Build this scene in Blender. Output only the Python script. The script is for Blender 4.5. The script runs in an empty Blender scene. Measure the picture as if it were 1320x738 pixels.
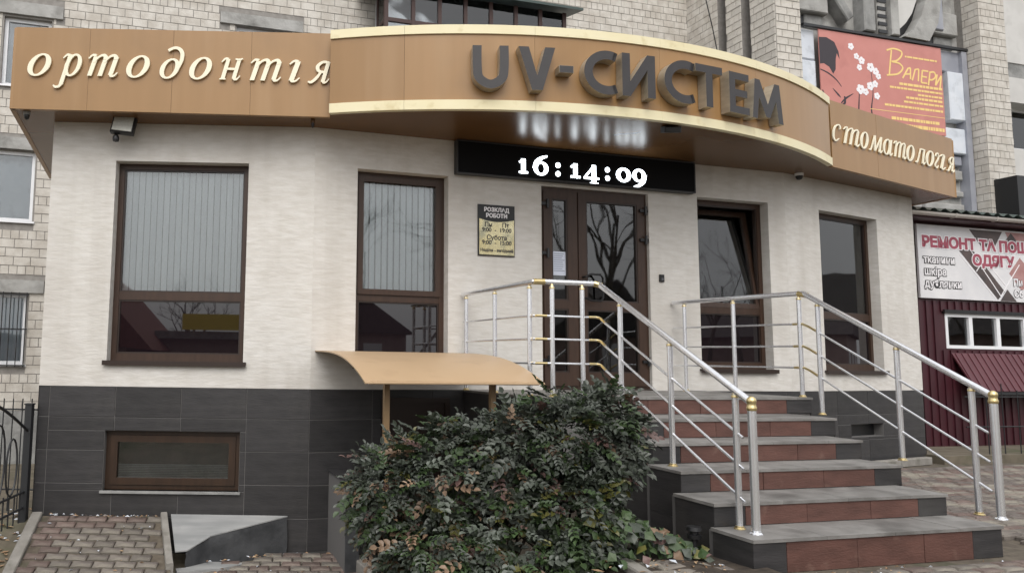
import bpy, bmesh, math, random
from mathutils import Vector, Matrix
random.seed(7)
S = bpy.context.scene
COL = S.collection
R = math.radians
E = 1.35                     # eye height; z below is written relative to the eye, E is added on placing

# ------------------------------------------------------------------ camera, sky, sun, exposure
cd = bpy.data.cameras.new('camera'); cam = bpy.data.objects.new('camera', cd); COL.objects.link(cam)
cd.sensor_width = 36.0; cd.lens = 975.5 / 1320 * 36
cd.shift_x = (660 - 463.5) / 1320; cd.shift_y = (361.8 - 369) / 1320
cd.clip_start = .05; cd.clip_end = 2000
cam.matrix_world = Matrix.Translation((0, 0, E)) @ Matrix.Rotation(math.pi / 2 + .1027, 4, 'X') @ Matrix.Rotation(.0153, 4, 'Z')
S.camera = cam
SUN_EL, SUN_AZ = R(50), R(182)     # azimuth clockwise from +Y: behind the camera, a little to its left
W = bpy.data.worlds.new('World'); S.world = W; W.use_nodes = True
nt = W.node_tree; bg = nt.nodes['Background']
sky = nt.nodes.new('ShaderNodeTexSky'); sky.sky_type = 'NISHITA'; sky.sun_disc = False
sky.sun_elevation = SUN_EL; sky.sun_rotation = SUN_AZ; sky.dust_density = 6; sky.air_density = 1.2
hs = nt.nodes.new('ShaderNodeHueSaturation'); hs.inputs['Saturation'].default_value = .22
nt.links.new(sky.outputs[0], hs.inputs['Color']); ov = nt.nodes.new('ShaderNodeMix'); ov.data_type = 'RGBA'; ov.inputs['Factor'].default_value = .6     # even cloud cover over the clear sky
ov.inputs[7].default_value = (7.0, 7.1, 7.3, 1); nt.links.new(hs.outputs[0], ov.inputs[6]); nt.links.new(ov.outputs[2], bg.inputs['Color'])
bg.inputs['Strength'].default_value = .15
sl = bpy.data.lights.new('sun', 'SUN'); sl.energy = 1.0; sl.angle = R(50); sl.color = (1, .96, .9)
so = bpy.data.objects.new('sun', sl); COL.objects.link(so)
sd = Vector((math.sin(SUN_AZ) * math.cos(SUN_EL), math.cos(SUN_AZ) * math.cos(SUN_EL), math.sin(SUN_EL)))
so.rotation_euler = sd.to_track_quat('Z', 'Y').to_euler(); so.location = (0, -10, 20)
S.view_settings.view_transform = 'Standard'; S.view_settings.look = 'None'
S.view_settings.exposure = 0.36; S.view_settings.gamma = 1
S.render.engine = 'CYCLES'
S.cycles.max_bounces = 8; S.cycles.transparent_max_bounces = 12

# ------------------------------------------------------------------ materials
MATS = {}
def mat(name, c1, c2=None, rough=.6, metal=0, scale=8, stretch=(1, 1, 1), bump=0, bscale=None, rand=0, spec=.5, c3=None, c3scale=2.0,
        c3lo=.55, c3hi=.75, detail=4, coat=0, emit=None, es=0, bstretch=None, streak=0, streakcol=None):
    m = bpy.data.materials.new(name); m.use_nodes = True; n = m.node_tree.nodes; L = m.node_tree.links
    p = n['Principled BSDF']; p.inputs['Roughness'].default_value = rough; p.inputs['Metallic'].default_value = metal
    p.inputs['Specular IOR Level'].default_value = spec; p.inputs['Coat Weight'].default_value = coat
    tc = n.new('ShaderNodeTexCoord')
    def noise(sc, st, det=detail):
        mp = n.new('ShaderNodeMapping'); mp.inputs['Scale'].default_value = st
        L.new(tc.outputs['Object'], mp.inputs['Vector'])
        t = n.new('ShaderNodeTexNoise'); t.inputs['Scale'].default_value = sc; t.inputs['Detail'].default_value = det
        L.new(mp.outputs[0], t.inputs['Vector']); return t
    col = None
    if c2 is not None:
        t = noise(scale, stretch)
        r = n.new('ShaderNodeValToRGB'); r.color_ramp.elements[0].position = .35; r.color_ramp.elements[1].position = .65
        r.color_ramp.elements[0].color = (*c1, 1); r.color_ramp.elements[1].color = (*c2, 1)
        L.new(t.outputs['Fac'], r.inputs[0]); col = r.outputs[0]
    if c3 is not None:
        t = noise(c3scale, (1, 1, 1), 6)
        r = n.new('ShaderNodeMapRange'); r.inputs[1].default_value = c3lo; r.inputs[2].default_value = c3hi
        L.new(t.outputs['Fac'], r.inputs[0])
        mx = n.new('ShaderNodeMix'); mx.data_type = 'RGBA'; L.new(r.outputs[0], mx.inputs['Factor'])
        if col is None: mx.inputs[6].default_value = (*c1, 1)
        else: L.new(col, mx.inputs[6])
        mx.inputs[7].default_value = (*c3, 1); col = mx.outputs[2]
    if streak:      # rain runs: narrow vertical marks broken up along their length
        t = noise(5, (1, 1, .05), 5); t2 = noise(1.1, (1, 1, .6), 3)
        mu = n.new('ShaderNodeMath'); mu.operation = 'MULTIPLY'; L.new(t.outputs['Fac'], mu.inputs[0]); L.new(t2.outputs['Fac'], mu.inputs[1])
        r = n.new('ShaderNodeMapRange'); r.inputs[1].default_value = .26; r.inputs[2].default_value = .40; r.inputs[4].default_value = streak
        L.new(mu.outputs[0], r.inputs[0]); mx = n.new('ShaderNodeMix'); mx.data_type = 'RGBA'; L.new(r.outputs[0], mx.inputs['Factor'])
        if col is None: mx.inputs[6].default_value = (*c1, 1)
        else: L.new(col, mx.inputs[6])
        mx.inputs[7].default_value = (*streakcol, 1); col = mx.outputs[2]
    if rand:
        oi = n.new('ShaderNodeObjectInfo'); mr = n.new('ShaderNodeMapRange')
        mr.inputs[3].default_value = 1 - rand; mr.inputs[4].default_value = 1 + rand
        L.new(oi.outputs['Random'], mr.inputs[0])
        h = n.new('ShaderNodeHueSaturation'); L.new(mr.outputs[0], h.inputs['Value'])
        if col is None: h.inputs['Color'].default_value = (*c1, 1)
        else: L.new(col, h.inputs['Color'])
        col = h.outputs[0]
    if col is None: p.inputs['Base Color'].default_value = (*c1, 1)
    else: L.new(col, p.inputs['Base Color'])
    if bump:
        t = noise(bscale or scale, bstretch or stretch)
        b = n.new('ShaderNodeBump'); b.inputs['Strength'].default_value = min(1, bump); b.inputs['Distance'].default_value = .02
        L.new(t.outputs['Fac'], b.inputs['Height']); L.new(b.outputs[0], p.inputs['Normal'])
    if emit: p.inputs['Emission Color'].default_value = (*emit, 1); p.inputs['Emission Strength'].default_value = es
    MATS[name] = m; return m

def glass(name, tint=(1, 1, 1), ior=2.0):
    m = bpy.data.materials.new(name); m.use_nodes = True; n = m.node_tree.nodes; L = m.node_tree.links
    n.remove(n['Principled BSDF']); out = n['Material Output']
    g = n.new('ShaderNodeBsdfGlossy'); g.inputs['Roughness'].default_value = .02
    t = n.new('ShaderNodeBsdfTransparent'); t.inputs['Color'].default_value = (*tint, 1)
    f = n.new('ShaderNodeFresnel'); f.inputs['IOR'].default_value = ior
    x = n.new('ShaderNodeMixShader'); L.new(f.outputs[0], x.inputs[0]); L.new(t.outputs[0], x.inputs[1]); L.new(g.outputs[0], x.inputs[2])
    # faint waviness of float glass
    tc = n.new('ShaderNodeTexCoord'); ns = n.new('ShaderNodeTexNoise'); ns.inputs['Scale'].default_value = 1.6; ns.inputs['Detail'].default_value = 1
    b = n.new('ShaderNodeBump'); b.inputs['Strength'].default_value = .13; b.inputs['Distance'].default_value = .02
    L.new(tc.outputs['Object'], ns.inputs['Vector']); L.new(ns.outputs['Fac'], b.inputs['Height']); L.new(b.outputs[0], g.inputs['Normal'])
    L.new(x.outputs[0], out.inputs['Surface']); MATS[name] = m; return m

M_plaster = mat('wall_render', (.595, .568, .525), (.672, .65, .615), .88, scale=5, stretch=(1, 1, 3.6), bump=.32, bscale=8, bstretch=(1, 1, 3.2), c3=(.52, .49, .45), c3scale=.9, c3lo=.48, c3hi=.8, detail=6, streak=.4, streakcol=(.49, .46, .415))
M_tile = mat('slate_tile', (.027, .026, .027), (.041, .039, .040), .45, scale=3, stretch=(1, 1, 7), bump=.12, bscale=14, bstretch=(1, 1, 6), rand=.2, c3=(.070, .066, .062), c3scale=1.7, c3lo=.5, c3hi=.85)
M_grout = mat('dark_grout', (.135, .13, .126), rough=.9)
M_frame = mat('brown_frame', (.037, .018, .010), (.050, .025, .0145), .45, scale=4, stretch=(6, 6, 1))
M_sill = mat('brown_sill', (.028, .017, .013), rough=.4)
M_glass = glass('window_glass', (.93, .96, .97), 1.95)
M_film = mat('tinted_film_glass', (.009, .006, .008), rough=.015, spec=.9, coat=.15)
M_film.node_tree.nodes['Principled BSDF'].inputs['Coat Roughness'].default_value = .01
M_dglass = glass('door_glass', (.45, .5, .48), 2.1)
M_blind = mat('blind_fabric', (.76, .765, .745), (.82, .825, .81), .9, scale=30, rand=.06)
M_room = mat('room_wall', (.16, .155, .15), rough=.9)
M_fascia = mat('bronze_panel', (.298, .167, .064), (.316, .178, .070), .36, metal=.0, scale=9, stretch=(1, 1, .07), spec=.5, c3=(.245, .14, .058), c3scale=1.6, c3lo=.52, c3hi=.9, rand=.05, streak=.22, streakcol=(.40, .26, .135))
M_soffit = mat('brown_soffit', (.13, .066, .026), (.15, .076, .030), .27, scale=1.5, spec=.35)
M_trim = mat('cream_trim', (.74, .66, .42), (.78, .71, .48), .45, scale=2, c3=(.55, .45, .22), c3scale=5, c3lo=.58, c3hi=.8)
M_cream = mat('cream_letter', (.86, .80, .62), rough=.4)
M_ldark = mat('letter_face', (.030, .027, .028), (.037, .033, .034), .5, scale=6)
M_lside = mat('letter_side_metal', (.50, .46, .37), (.38, .345, .28), .35, metal=.5, scale=5, stretch=(1, 1, 3))
M_black = mat('black_plastic', (.012, .012, .013), rough=.4)
M_ledcase = mat('matte_black_case', (.008, .008, .009), rough=.75, spec=.12)
M_led = mat('led_white', (1, 1, 1), emit=(.86, .94, 1), es=6)
M_steel = mat('brushed_steel', (.80, .81, .84), (.87, .88, .90), .26, metal=.82, scale=20, stretch=(1, 1, .1))
M_brass = mat('brass_collar', (.76, .62, .33), (.70, .55, .27), .3, metal=.9, scale=30)
M_riser = mat('red_riser_tile', (.084, .038, .029), (.116, .053, .041), .6, scale=5, stretch=(1, 1, 3), bump=.2, bscale=30, rand=.12, c3=(.19, .115, .09), c3scale=6, c3lo=.62, c3hi=.85, detail=7)
M_tread = mat('grey_tread_tile', (.160, .153, .144), (.240, .231, .219), .62, scale=5, bump=.15, bscale=40, rand=.1, c3=(.105, .099, .092), c3scale=3.2, c3lo=.5, c3hi=.72, detail=7)
M_canopy = mat('tan_sheet', (.43, .30, .18), (.47, .33, .20), .42, scale=1.5, c3=(.38, .26, .155), c3scale=3)
M_cpost = mat('shaded_tan_post', (.27, .175, .09), (.30, .195, .10), .5, scale=4)  # darker than the roof sheet: shade under the canopy put into the colour
M_brick = mat('silicate_brick', (.495, .46, .405), (.60, .57, .52), .85, scale=7, bump=.25, bscale=40, rand=.11, c3=(.47, .43, .38), c3scale=3, c3lo=.55, c3hi=.8, detail=6)
M_brickj = mat('silicate_brick_courses', (.465, .43, .38), (.605, .575, .525), .85, scale=5, bump=.25, bscale=40, c3=(.47, .43, .38), c3scale=3, detail=6)
M_mortar = mat('mortar', (.23, .215, .20), (.29, .275, .255), .95, scale=12)
M_conc = mat('raw_concrete', (.27, .265, .25), (.40, .395, .38), .9, scale=3, bump=.4, bscale=18, c3=(.17, .165, .155), c3scale=2.5, detail=8)
M_concd = mat('weathered_concrete', (.20, .20, .195), (.31, .31, .30), .9, scale=4, bump=.4, bscale=20, c3=(.12, .12, .115), c3scale=3, detail=8)
M_white = mat('white_upvc', (.78, .79, .81), rough=.35)
M_sheetw = mat('pale_sheet', (.60, .64, .70), (.68, .71, .76), .5, scale=3, c3=(.45, .48, .52), c3scale=4)
M_sheetg = mat('grey_sheet', (.26, .27, .31), (.33, .34, .38), .5, scale=3)
M_burg = mat('burgundy_metal', (.045, .010, .016), (.056, .013, .019), .45, scale=2)
M_burgl = mat('burgundy_roof', (.085, .020, .027), (.10, .025, .033), .45, scale=3)
M_green = mat('green_tile_roof', (.035, .055, .05), (.05, .075, .068), .4, scale=4)
M_gutter = mat('pale_gutter', (.50, .47, .44), (.58, .55, .51), .4, scale=4)
M_ban = mat('red_banner', (.51, .20, .17), (.55, .225, .195), .5, scale=2, c3=(.47, .18, .155), c3scale=3)
M_banhair = mat('banner_black', (.030, .022, .028), rough=.5)
M_banyel = mat('banner_yellow', (.82, .60, .22), rough=.5)
M_banwht = mat('banner_white', (.82, .80, .82), rough=.5)
M_sgn = mat('pale_banner', (.62, .62, .64), (.76, .75, .76), .5, scale=1.6)
M_sgnd = mat('banner_dark_pattern', (.055, .045, .045), (.10, .07, .065), .5, scale=4)
M_sgnr = mat('banner_rose_pattern', (.36, .17, .16), (.45, .26, .25), .5, scale=3)
M_sgnt = mat('banner_red_letter', (.34, .07, .105), rough=.5)
M_iron = mat('black_iron', (.020, .021, .023), rough=.5)
M_paver = mat('red_paver', (.100, .070, .060), (.140, .100, .087), .85, scale=9, bump=.4, bscale=50, rand=.22, c3=(.20, .165, .14), c3scale=2.0, c3lo=.48, c3hi=.62, detail=7)
M_paver2 = mat('greyed_paver', (.092, .077, .068), (.138, .118, .105), .85, scale=9, bump=.4, bscale=50, rand=.2, c3=(.22, .20, .165), c3scale=2, c3lo=.45, c3hi=.6, detail=7)
M_sand = mat('joint_sand', (.075, .06, .045), (.12, .10, .075), .95, scale=15, bump=.3, c3=(.05, .06, .03), c3scale=3)
M_kerb = mat('concrete_kerb', (.20, .185, .165), (.27, .255, .23), .9, scale=6, bump=.3, bscale=35, c3=(.12, .115, .09), c3scale=4, detail=7)
M_slab = mat('grey_slab', (.22, .225, .225), (.34, .34, .335), .75, scale=2.2, stretch=(.6, 3, 1), bump=.1, c3=(.20, .205, .21), c3scale=3, detail=7)
M_rock = mat('rough_slate', (.032, .034, .037), (.060, .062, .066), .6, scale=6, bump=.6, bscale=9, detail=6)
M_soil = mat('bed_soil', (.030, .022, .016), (.060, .045, .032), .95, scale=14, bump=.6, detail=8)
M_earth = mat('ground_earth', (.10, .085, .06), (.16, .135, .10), .95, scale=4, bump=.4, c3=(.06, .075, .03), c3scale=1.2, detail=8)
M_road = mat('asphalt', (.05, .05, .05), (.07, .07, .068), .9, scale=20, bump=.2)
LEAFM = [mat('leaf_dark', (.028, .039, .023), (.042, .054, .035), .5, scale=12, rand=.3, spec=.6),
         mat('leaf_grey', (.056, .068, .052), (.076, .088, .068), .48, scale=12, rand=.3, spec=.6),
         mat('leaf_green', (.035, .068, .020), (.050, .080, .028), .5, scale=12, rand=.3),
         mat('leaf_tan', (.165, .105, .062), (.215, .145, .095), .55, scale=12, rand=.3),
         mat('leaf_rose', (.12, .068, .060), (.17, .105, .092), .5, scale=12, rand=.3),
         mat('leaf_olive', (.10, .105, .025), (.14, .13, .04), .4, scale=12, rand=.3)]
M_stem = mat('shrub_stem', (.045, .03, .02), rough=.9)
M_bark = mat('tree_bark', (.085, .075, .065), (.12, .105, .09), .9, scale=10)
M_dry = mat('dry_leaf', (.30, .17, .09), (.42, .30, .18), .8, scale=9)
M_gold = mat('gold_plate', (.56, .47, .24), (.80, .74, .50), .25, metal=.75, scale=3, stretch=(1, 1, .7), c3=(.34, .33, .24), c3scale=5, c3lo=.5, c3hi=.65)
M_lamp = mat('flood_glass', (.42, .42, .38), (.50, .50, .45), .3, scale=30)
M_wire = mat('cable_black', (.02, .02, .02), rough=.6)
M_redroof = mat('red_tile_roof', (.15, .045, .035), (.19, .06, .048), .8, scale=6)
M_house = mat('house_render', (.30, .22, .20), (.36, .27, .25), .9, scale=3)
M_slateroof = mat('grey_house_roof', (.06, .055, .055), (.09, .08, .078), .85, scale=5)
M_yel = mat('yellow_board', (.88, .66, .06), rough=.6)
M_plaster2 = mat('loggia_plaster', (.52, .51, .49), (.60, .59, .57), .9, scale=2, c3=(.42, .41, .39), c3scale=2)

# ------------------------------------------------------------------ frames: x = along the wall, y = depth (minus is towards the street), z
FR = {'L': ((-.51375, 8.22536), R(1.178)), 'C': ((1.95, 8.9), R(15.314)), 'R': ((5.64806, 9.91263), R(27.08)), 'W': ((0, 0), 0.0),
      'FL': ((-3.67, 7.71), R(2.064)), 'FR': ((6.05, 9.52), R(29.85))}
BASE = {}; TAGS = ('label', 'category', 'group', 'kind')
def fpt(k, u, y, z=0):
    (ox, oy), a = FR[k]
    return Vector((ox + u * math.cos(a) - y * math.sin(a), oy + u * math.sin(a) + y * math.cos(a), z + E))
def tag(o, label=None, cat=None, group=None, kind=None):
    for k, v in zip(TAGS, (label, cat, group, kind)):
        if v: o[k] = v
    return o
def thing(name, k, base, label, cat, group=None, kind=None):
    o = bpy.data.objects.new(name, None); COL.objects.link(o); o.empty_display_size = .1
    o.location = fpt(k, *base); o.rotation_euler = (0, 0, FR[k][1]); BASE[o.name] = Vector(base)
    return tag(o, label, cat, group, kind)
def root_of(p):
    while p.parent is not None: p = p.parent
    return p
class MB:
    def __init__(s): s.v = []; s.f = []; s.mi = []
    def add(s, vs, fs, m=0):
        n = len(s.v); s.v += [tuple(v) for v in vs]; s.f += [tuple(n + i for i in f) for f in fs]; s.mi += [m] * len(fs); return s
    def box(s, x0, x1, y0, y1, z0, z1, m=0, ch=0):
        x0, x1 = sorted((x0, x1)); y0, y1 = sorted((y0, y1)); z0, z1 = sorted((z0, z1))
        if ch:   # chamfered towards the street (-y)
            v = [(x0, y1, z0), (x1, y1, z0), (x1, y1, z1), (x0, y1, z1), (x0, y0 + ch, z0), (x1, y0 + ch, z0), (x1, y0 + ch, z1), (x0, y0 + ch, z1),
                 (x0 + ch, y0, z0 + ch), (x1 - ch, y0, z0 + ch), (x1 - ch, y0, z1 - ch), (x0 + ch, y0, z1 - ch)]
            f = [(0, 3, 2, 1), (0, 1, 5, 4), (1, 2, 6, 5), (2, 3, 7, 6), (3, 0, 4, 7), (4, 5, 9, 8), (5, 6, 10, 9), (6, 7, 11, 10), (7, 4, 8, 11), (8, 9, 10, 11)]
            return s.add(v, f, m)
        v = [(x, y, z) for z in (z0, z1) for y in (y0, y1) for x in (x0, x1)]
        return s.add(v, [(0, 2, 3, 1), (4, 5, 7, 6), (0, 1, 5, 4), (2, 6, 7, 3), (0, 4, 6, 2), (1, 3, 7, 5)], m)
    def prism(s, pts, y0, y1, m=0, mside=None):     # polygon in x,z, extruded y0..y1 (y0 = street side)
        n = len(pts); v = [(x, y0, z) for x, z in pts] + [(x, y1, z) for x, z in pts]
        s.add(v, [tuple(range(n))], m); b = len(s.v) - 2 * n
        fs = [tuple(b + i for i in range(2 * n - 1, n - 1, -1))] + [(b + i, b + n + i, b + n + (i + 1) % n, b + (i + 1) % n) for i in range(n)]
        s.f += fs; s.mi += [m if mside is None else mside] * len(fs); return s
    def plate(s, pts, z0, z1, m=0):                 # polygon in x,y between heights
        n = len(pts); v = [(x, y, z0) for x, y in pts] + [(x, y, z1) for x, y in pts]
        return s.add(v, [tuple(range(n))[::-1], tuple(range(n, 2 * n))] + [(i, (i + 1) % n, n + (i + 1) % n, n + i) for i in range(n)], m)
    def tube(s, path, r, n=10, m=0, cap=True):
        path = [Vector(p) for p in path]; rr = r if isinstance(r, (list, tuple)) else [r] * len(path)
        b = len(s.v); ref = None
        for i, p in enumerate(path):
            t = (path[min(i + 1, len(path) - 1)] - path[max(i - 1, 0)]).normalized()
            if ref is None: ref = t.orthogonal().normalized()
            x = (ref - t * ref.dot(t)); x = x.normalized() if x.length > 1e-6 else t.orthogonal().normalized(); ref = x; y = t.cross(x)
            for j in range(n):
                a = 2 * math.pi * j / n; s.v.append(tuple(p + (x * math.cos(a) + y * math.sin(a)) * rr[i]))
        for i in range(len(path) - 1):
            for j in range(n):
                s.f.append((b + i * n + j, b + i * n + (j + 1) % n, b + (i + 1) * n + (j + 1) % n, b + (i + 1) * n + j)); s.mi.append(m)
        if cap:
            s.f.append(tuple(b + j for j in range(n))[::-1]); e = b + (len(path) - 1) * n; s.f.append(tuple(e + j for j in range(n))); s.mi += [m, m]
        return s
    def lathe(s, c, prof, n=14, m=0):               # prof: (radius, z)
        return s.tube([(c[0], c[1], c[2] + z) for r, z in prof], [max(r, .0005) for r, z in prof], n, m)
    def ribbon(s, pts, ws, y0, y1, m=0, mside=None, smooth=True, seg=7):
        pts = [Vector(p) for p in pts]; ws = ws if isinstance(ws, (list, tuple)) else [ws] * len(pts)
        P, Wd = [], []
        for i in range(len(pts) - 1):
            p0, p1, p2, p3 = pts[max(i - 1, 0)], pts[i], pts[i + 1], pts[min(i + 2, len(pts) - 1)]
            k = seg if (smooth and len(pts) > 2) else 1
            for j in range(k):
                t = j / k
                P.append(.5 * ((2 * p1) + (p2 - p0) * t + (2 * p0 - 5 * p1 + 4 * p2 - p3) * t * t + (3 * p1 - p0 - 3 * p2 + p3) * t ** 3) if k > 1 else p1)
                Wd.append(ws[i] * (1 - t) + ws[i + 1] * t)
        P.append(pts[-1]); Wd.append(ws[-1]); n = len(P); A, B = [], []
        for i in range(n):
            t = P[min(i + 1, n - 1)] - P[max(i - 1, 0)]; t.normalize(); nn = Vector((-t.y, t.x)) * Wd[i] / 2
            A.append(P[i] + nn); B.append(P[i] - nn)
        v = [(p.x, y, p.y) for y in (y0, y1) for q in (A, B) for p in q]; ms = m if mside is None else mside
        fr = [(n + i, n + i + 1, i + 1, i) for i in range(n - 1)]
        sd_ = [(i, i + 1, 2 * n + i + 1, 2 * n + i) for i in range(n - 1)] + [(n + i, 3 * n + i, 3 * n + i + 1, n + i + 1) for i in range(n - 1)]
        sd_ += [(0, 2 * n, 3 * n, n), (n - 1, 2 * n - 1, 4 * n - 1, 3 * n - 1)] + [(2 * n + i, 2 * n + i + 1, 3 * n + i + 1, 3 * n + i) for i in range(n - 1)]
        b = len(s.v); s.v += v; s.f += [tuple(b + i for i in f) for f in fr + sd_]; s.mi += [m] * len(fr) + [ms] * len(sd_); return s
    def ring(s, cx, cz, rx, rz, ix, iz, y0, y1, m=0, mside=None, n=28):
        o = [(cx + rx * math.cos(2 * math.pi * i / n), cz + rz * math.sin(2 * math.pi * i / n)) for i in range(n)]
        q = [(cx + ix * math.cos(2 * math.pi * i / n), cz + iz * math.sin(2 * math.pi * i / n)) for i in range(n)]
        v = [(x, y, z) for y in (y0, y1) for k in (o, q) for x, z in k]; ms = m if mside is None else mside; b = len(s.v); s.v += v
        for i in range(n):
            j = (i + 1) % n
            for f, mm in (((i, j, n + j, n + i), m), ((i, 2 * n + i, 2 * n + j, j), ms), ((n + i, n + j, 3 * n + j, 3 * n + i), ms), ((2 * n + i, 3 * n + i, 3 * n + j, 2 * n + j), ms)):
                s.f.append(tuple(b + a for a in f)); s.mi.append(mm)
        return s
    def mesh(s, name, mats, off=(0, 0, 0), smooth=False, recalc=True):
        me = bpy.data.meshes.new(name); o = Vector(off)
        me.from_pydata([tuple(Vector(v) - o) for v in s.v], [], s.f)
        for mm in (mats if isinstance(mats, (list, tuple)) else [mats]): me.materials.append(mm)
        me.polygons.foreach_set('material_index', s.mi)
        if recalc:
            bm = bmesh.new(); bm.from_mesh(me); bmesh.ops.recalc_face_normals(bm, faces=bm.faces); bm.to_mesh(me); bm.free()
        if smooth:
            me.polygons.foreach_set('use_smooth', [True] * len(me.polygons)); me.set_sharp_from_angle(angle=R(40))
        me.update(); return me
    def build(s, name, mats, parent=None, smooth=False, frame=None, label=None):
        if parent is not None: off = BASE[root_of(parent).name]
        else: off = Vector((0, 0, 0))
        me = s.mesh(name, mats, off, smooth); o = bpy.data.objects.new(name, me); COL.objects.link(o)
        if parent is not None: o.parent = parent
        elif frame: o.location = fpt(frame, 0, 0, 0); o.rotation_euler = (0, 0, FR[frame][1])
        if label: o['label'] = label
        return o
def inst(name, me, parent, loc, rot=None, scale=None):
    o = bpy.data.objects.new(name, me); COL.objects.link(o); o.parent = parent
    o.location = Vector(loc) - (BASE[root_of(parent).name] if parent else Vector((0, 0, 0)))
    if rot: o.rotation_euler = rot
    if scale: o.scale = scale
    return o
TEXTS = []
def text(name, body, size, parent, u, y, z, m, align='CENTER', bold=0, extrude=.001, sx=1.0, z_scale=1.0, outline=None):
    cu = bpy.data.curves.new(name, 'FONT'); cu.body = body; cu.size = size; cu.align_x = align; cu.align_y = 'CENTER'
    cu.offset = bold; cu.extrude = extrude; cu.materials.append(m); cu.resolution_u = 3
    o = bpy.data.objects.new(name, cu); COL.objects.link(o); o.parent = parent
    o.location = Vector((u, y, z)) - BASE[root_of(parent).name]; o.rotation_euler = (math.pi / 2, 0, 0); o.scale = (sx, z_scale, 1)
    TEXTS.append(o); return o
def facet_thing(name, k, base, *a, **kw): return thing(name, k, base, *a, **kw)

# ------------------------------------------------------------------ ground
Z0 = -1.35                                   # pavement level at the steps
ZL = -2.0                                    # lower walk by the left wall
def ramp_z(Y): return -1.65 - .4 * (8.19 - Y)
def sstep(a, b, x):
    t = max(0, min(1, (x - a) / (b - a))); return t * t * (3 - 2 * t)
def ground_z(X, Y):
    zl = -2.0 - .10 * max(0, min(8.2 - Y, 3))
    zl = zl * sstep(-2, 3, Y) + Z0 * (1 - sstep(-2, 3, Y))
    z = zl + (Z0 - zl) * sstep(.3, 1.7, X)
    return z
def axis(lo, hi, fine_lo, fine_hi, st):
    out = [lo]; x = fine_lo
    while x <= fine_hi + 1e-6: out.append(x); x += st
    return out + [hi]
gx = [-400, -120, -40, -20, -12, -8] + [(-5 + i * .5) for i in range(33)] + [13, 16, 22, 40, 120, 400]
gy = [-400, -120, -40, -20, -10, -6, -4] + [(-2 + i * .5) for i in range(33)] + [16, 20, 40, 120, 400]
g = MB(); nx = len(gx)
g.v = [(x, y, ground_z(x, y) - .045) for y in gy for x in gx]
g.f = [(j * nx + i, j * nx + i + 1, (j + 1) * nx + i + 1, (j + 1) * nx + i) for j in range(len(gy) - 1) for i in range(nx - 1)]
g.mi = [0] * len(g.f)
gr = g.build('ground', M_earth, None); gr.location = (0, 0, E); tag(gr, kind='structure')

pv = thing('pavement', 'W', (0, 6, Z0), None, None, kind='structure')
def paver_mesh(w, d, h=.06, ch=.012):
    m = MB(); x, y = w / 2, d / 2; n = .012
    top = [(-x + ch, -y + ch), (0, -y + ch + n), (x - ch, -y + ch), (x - ch, y - ch), (0, y - ch - n * .6), (-x + ch, y - ch)]
    bot = [(-x, -y), (0, -y + n), (x, -y), (x, y), (0, y - n * .6), (-x, y)]
    k = len(top)
    m.v = [(a, b, 0) for a, b in top] + [(a, b, -ch) for a, b in bot] + [(a, b, -h) for a, b in bot]
    m.f = [tuple(range(k))] + [(k + i, k + (i + 1) % k, (i + 1) % k, i) for i in range(k)] + [(2 * k + i, 2 * k + (i + 1) % k, k + (i + 1) % k, k + i) for i in range(k)]
    m.mi = [0] * len(m.f); return m
PAV = {}
def paver_proto(w, d, m, i):
    key = (round(w, 3), round(d, 3), m.name, i)
    if key not in PAV: PAV[key] = paver_mesh(w, d).mesh('paver', m)
    return PAV[key]
NPV = [0]; rest_pv = MB()
def pave(inside, x0, x1, y0, y1, w, d, zf, slope=0.0, rot=0.0, red=lambda x, y: False, keep=lambda x, y: True):
    gap = .011; r = 0; y = y0
    while y < y1:
        x = x0 - (w / 2 if r % 2 else 0) + random.uniform(-.01, .01)
        while x < x1:
            c, s_ = math.cos(rot), math.sin(rot); X, Y = x * c - y * s_, x * s_ + y * c
            if inside(X, Y):
                m = M_paver if red(X, Y) else M_paver2
                e = (slope + random.uniform(-.025, .025), random.uniform(-.02, .02), rot + random.uniform(-.03, .03))
                loc = Vector((X + random.uniform(-.004, .004), Y + random.uniform(-.004, .004), zf(X, Y) + random.uniform(-.004, .004)))
                if NPV[0] < 300 and keep(X, Y):
                    inst('paver', paver_proto(w - gap, d - gap, m, NPV[0] % 3), pv, loc, e); NPV[0] += 1
                else:
                    pm = paver_mesh(w - gap, d - gap); from mathutils import Euler
                    mt = Matrix.Translation(loc) @ Euler(e).to_matrix().to_4x4()
                    rest_pv.add([mt @ Vector(v) for v in pm.v], pm.f, 0 if m is M_paver else 1)
            x += w
        y += d; r += 1
# ramped terrace by the left wall
RB = [(-3.38, 8.17), (-1.99, 8.19), (-1.72, 7.30), (-3.22, 7.12)]
rz = lambda X, Y: ramp_z(Y)
rampb = MB(); rampb.v = [(X, Y, ramp_z(Y) - .03) for X, Y in RB] + [(X, Y, -2.4) for X, Y in RB]
rampb.f = [(3, 2, 1, 0), (0, 1, 5, 4), (1, 2, 6, 5), (2, 3, 7, 6), (3, 0, 4, 7)]; rampb.mi = [0] * 5
rampb.build('ramp_bed', M_sand, pv)
def lerp_x(a, b, Y): return a[0] + (b[0] - a[0]) * (Y - a[1]) / (b[1] - a[1])
in_ramp = lambda X, Y: lerp_x(RB[0], RB[3], Y) + .12 < X < lerp_x(RB[1], RB[2], Y) - .1 and 7.05 < Y < 8.12
pave(in_ramp, -3.4, -1.6, 7.02, 8.14, .205, .098, rz, slope=math.atan(.4), red=lambda x, y: (x - (-3.4)) * .25 + (8.2 - y) < .42 or x < -2.95)
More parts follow.
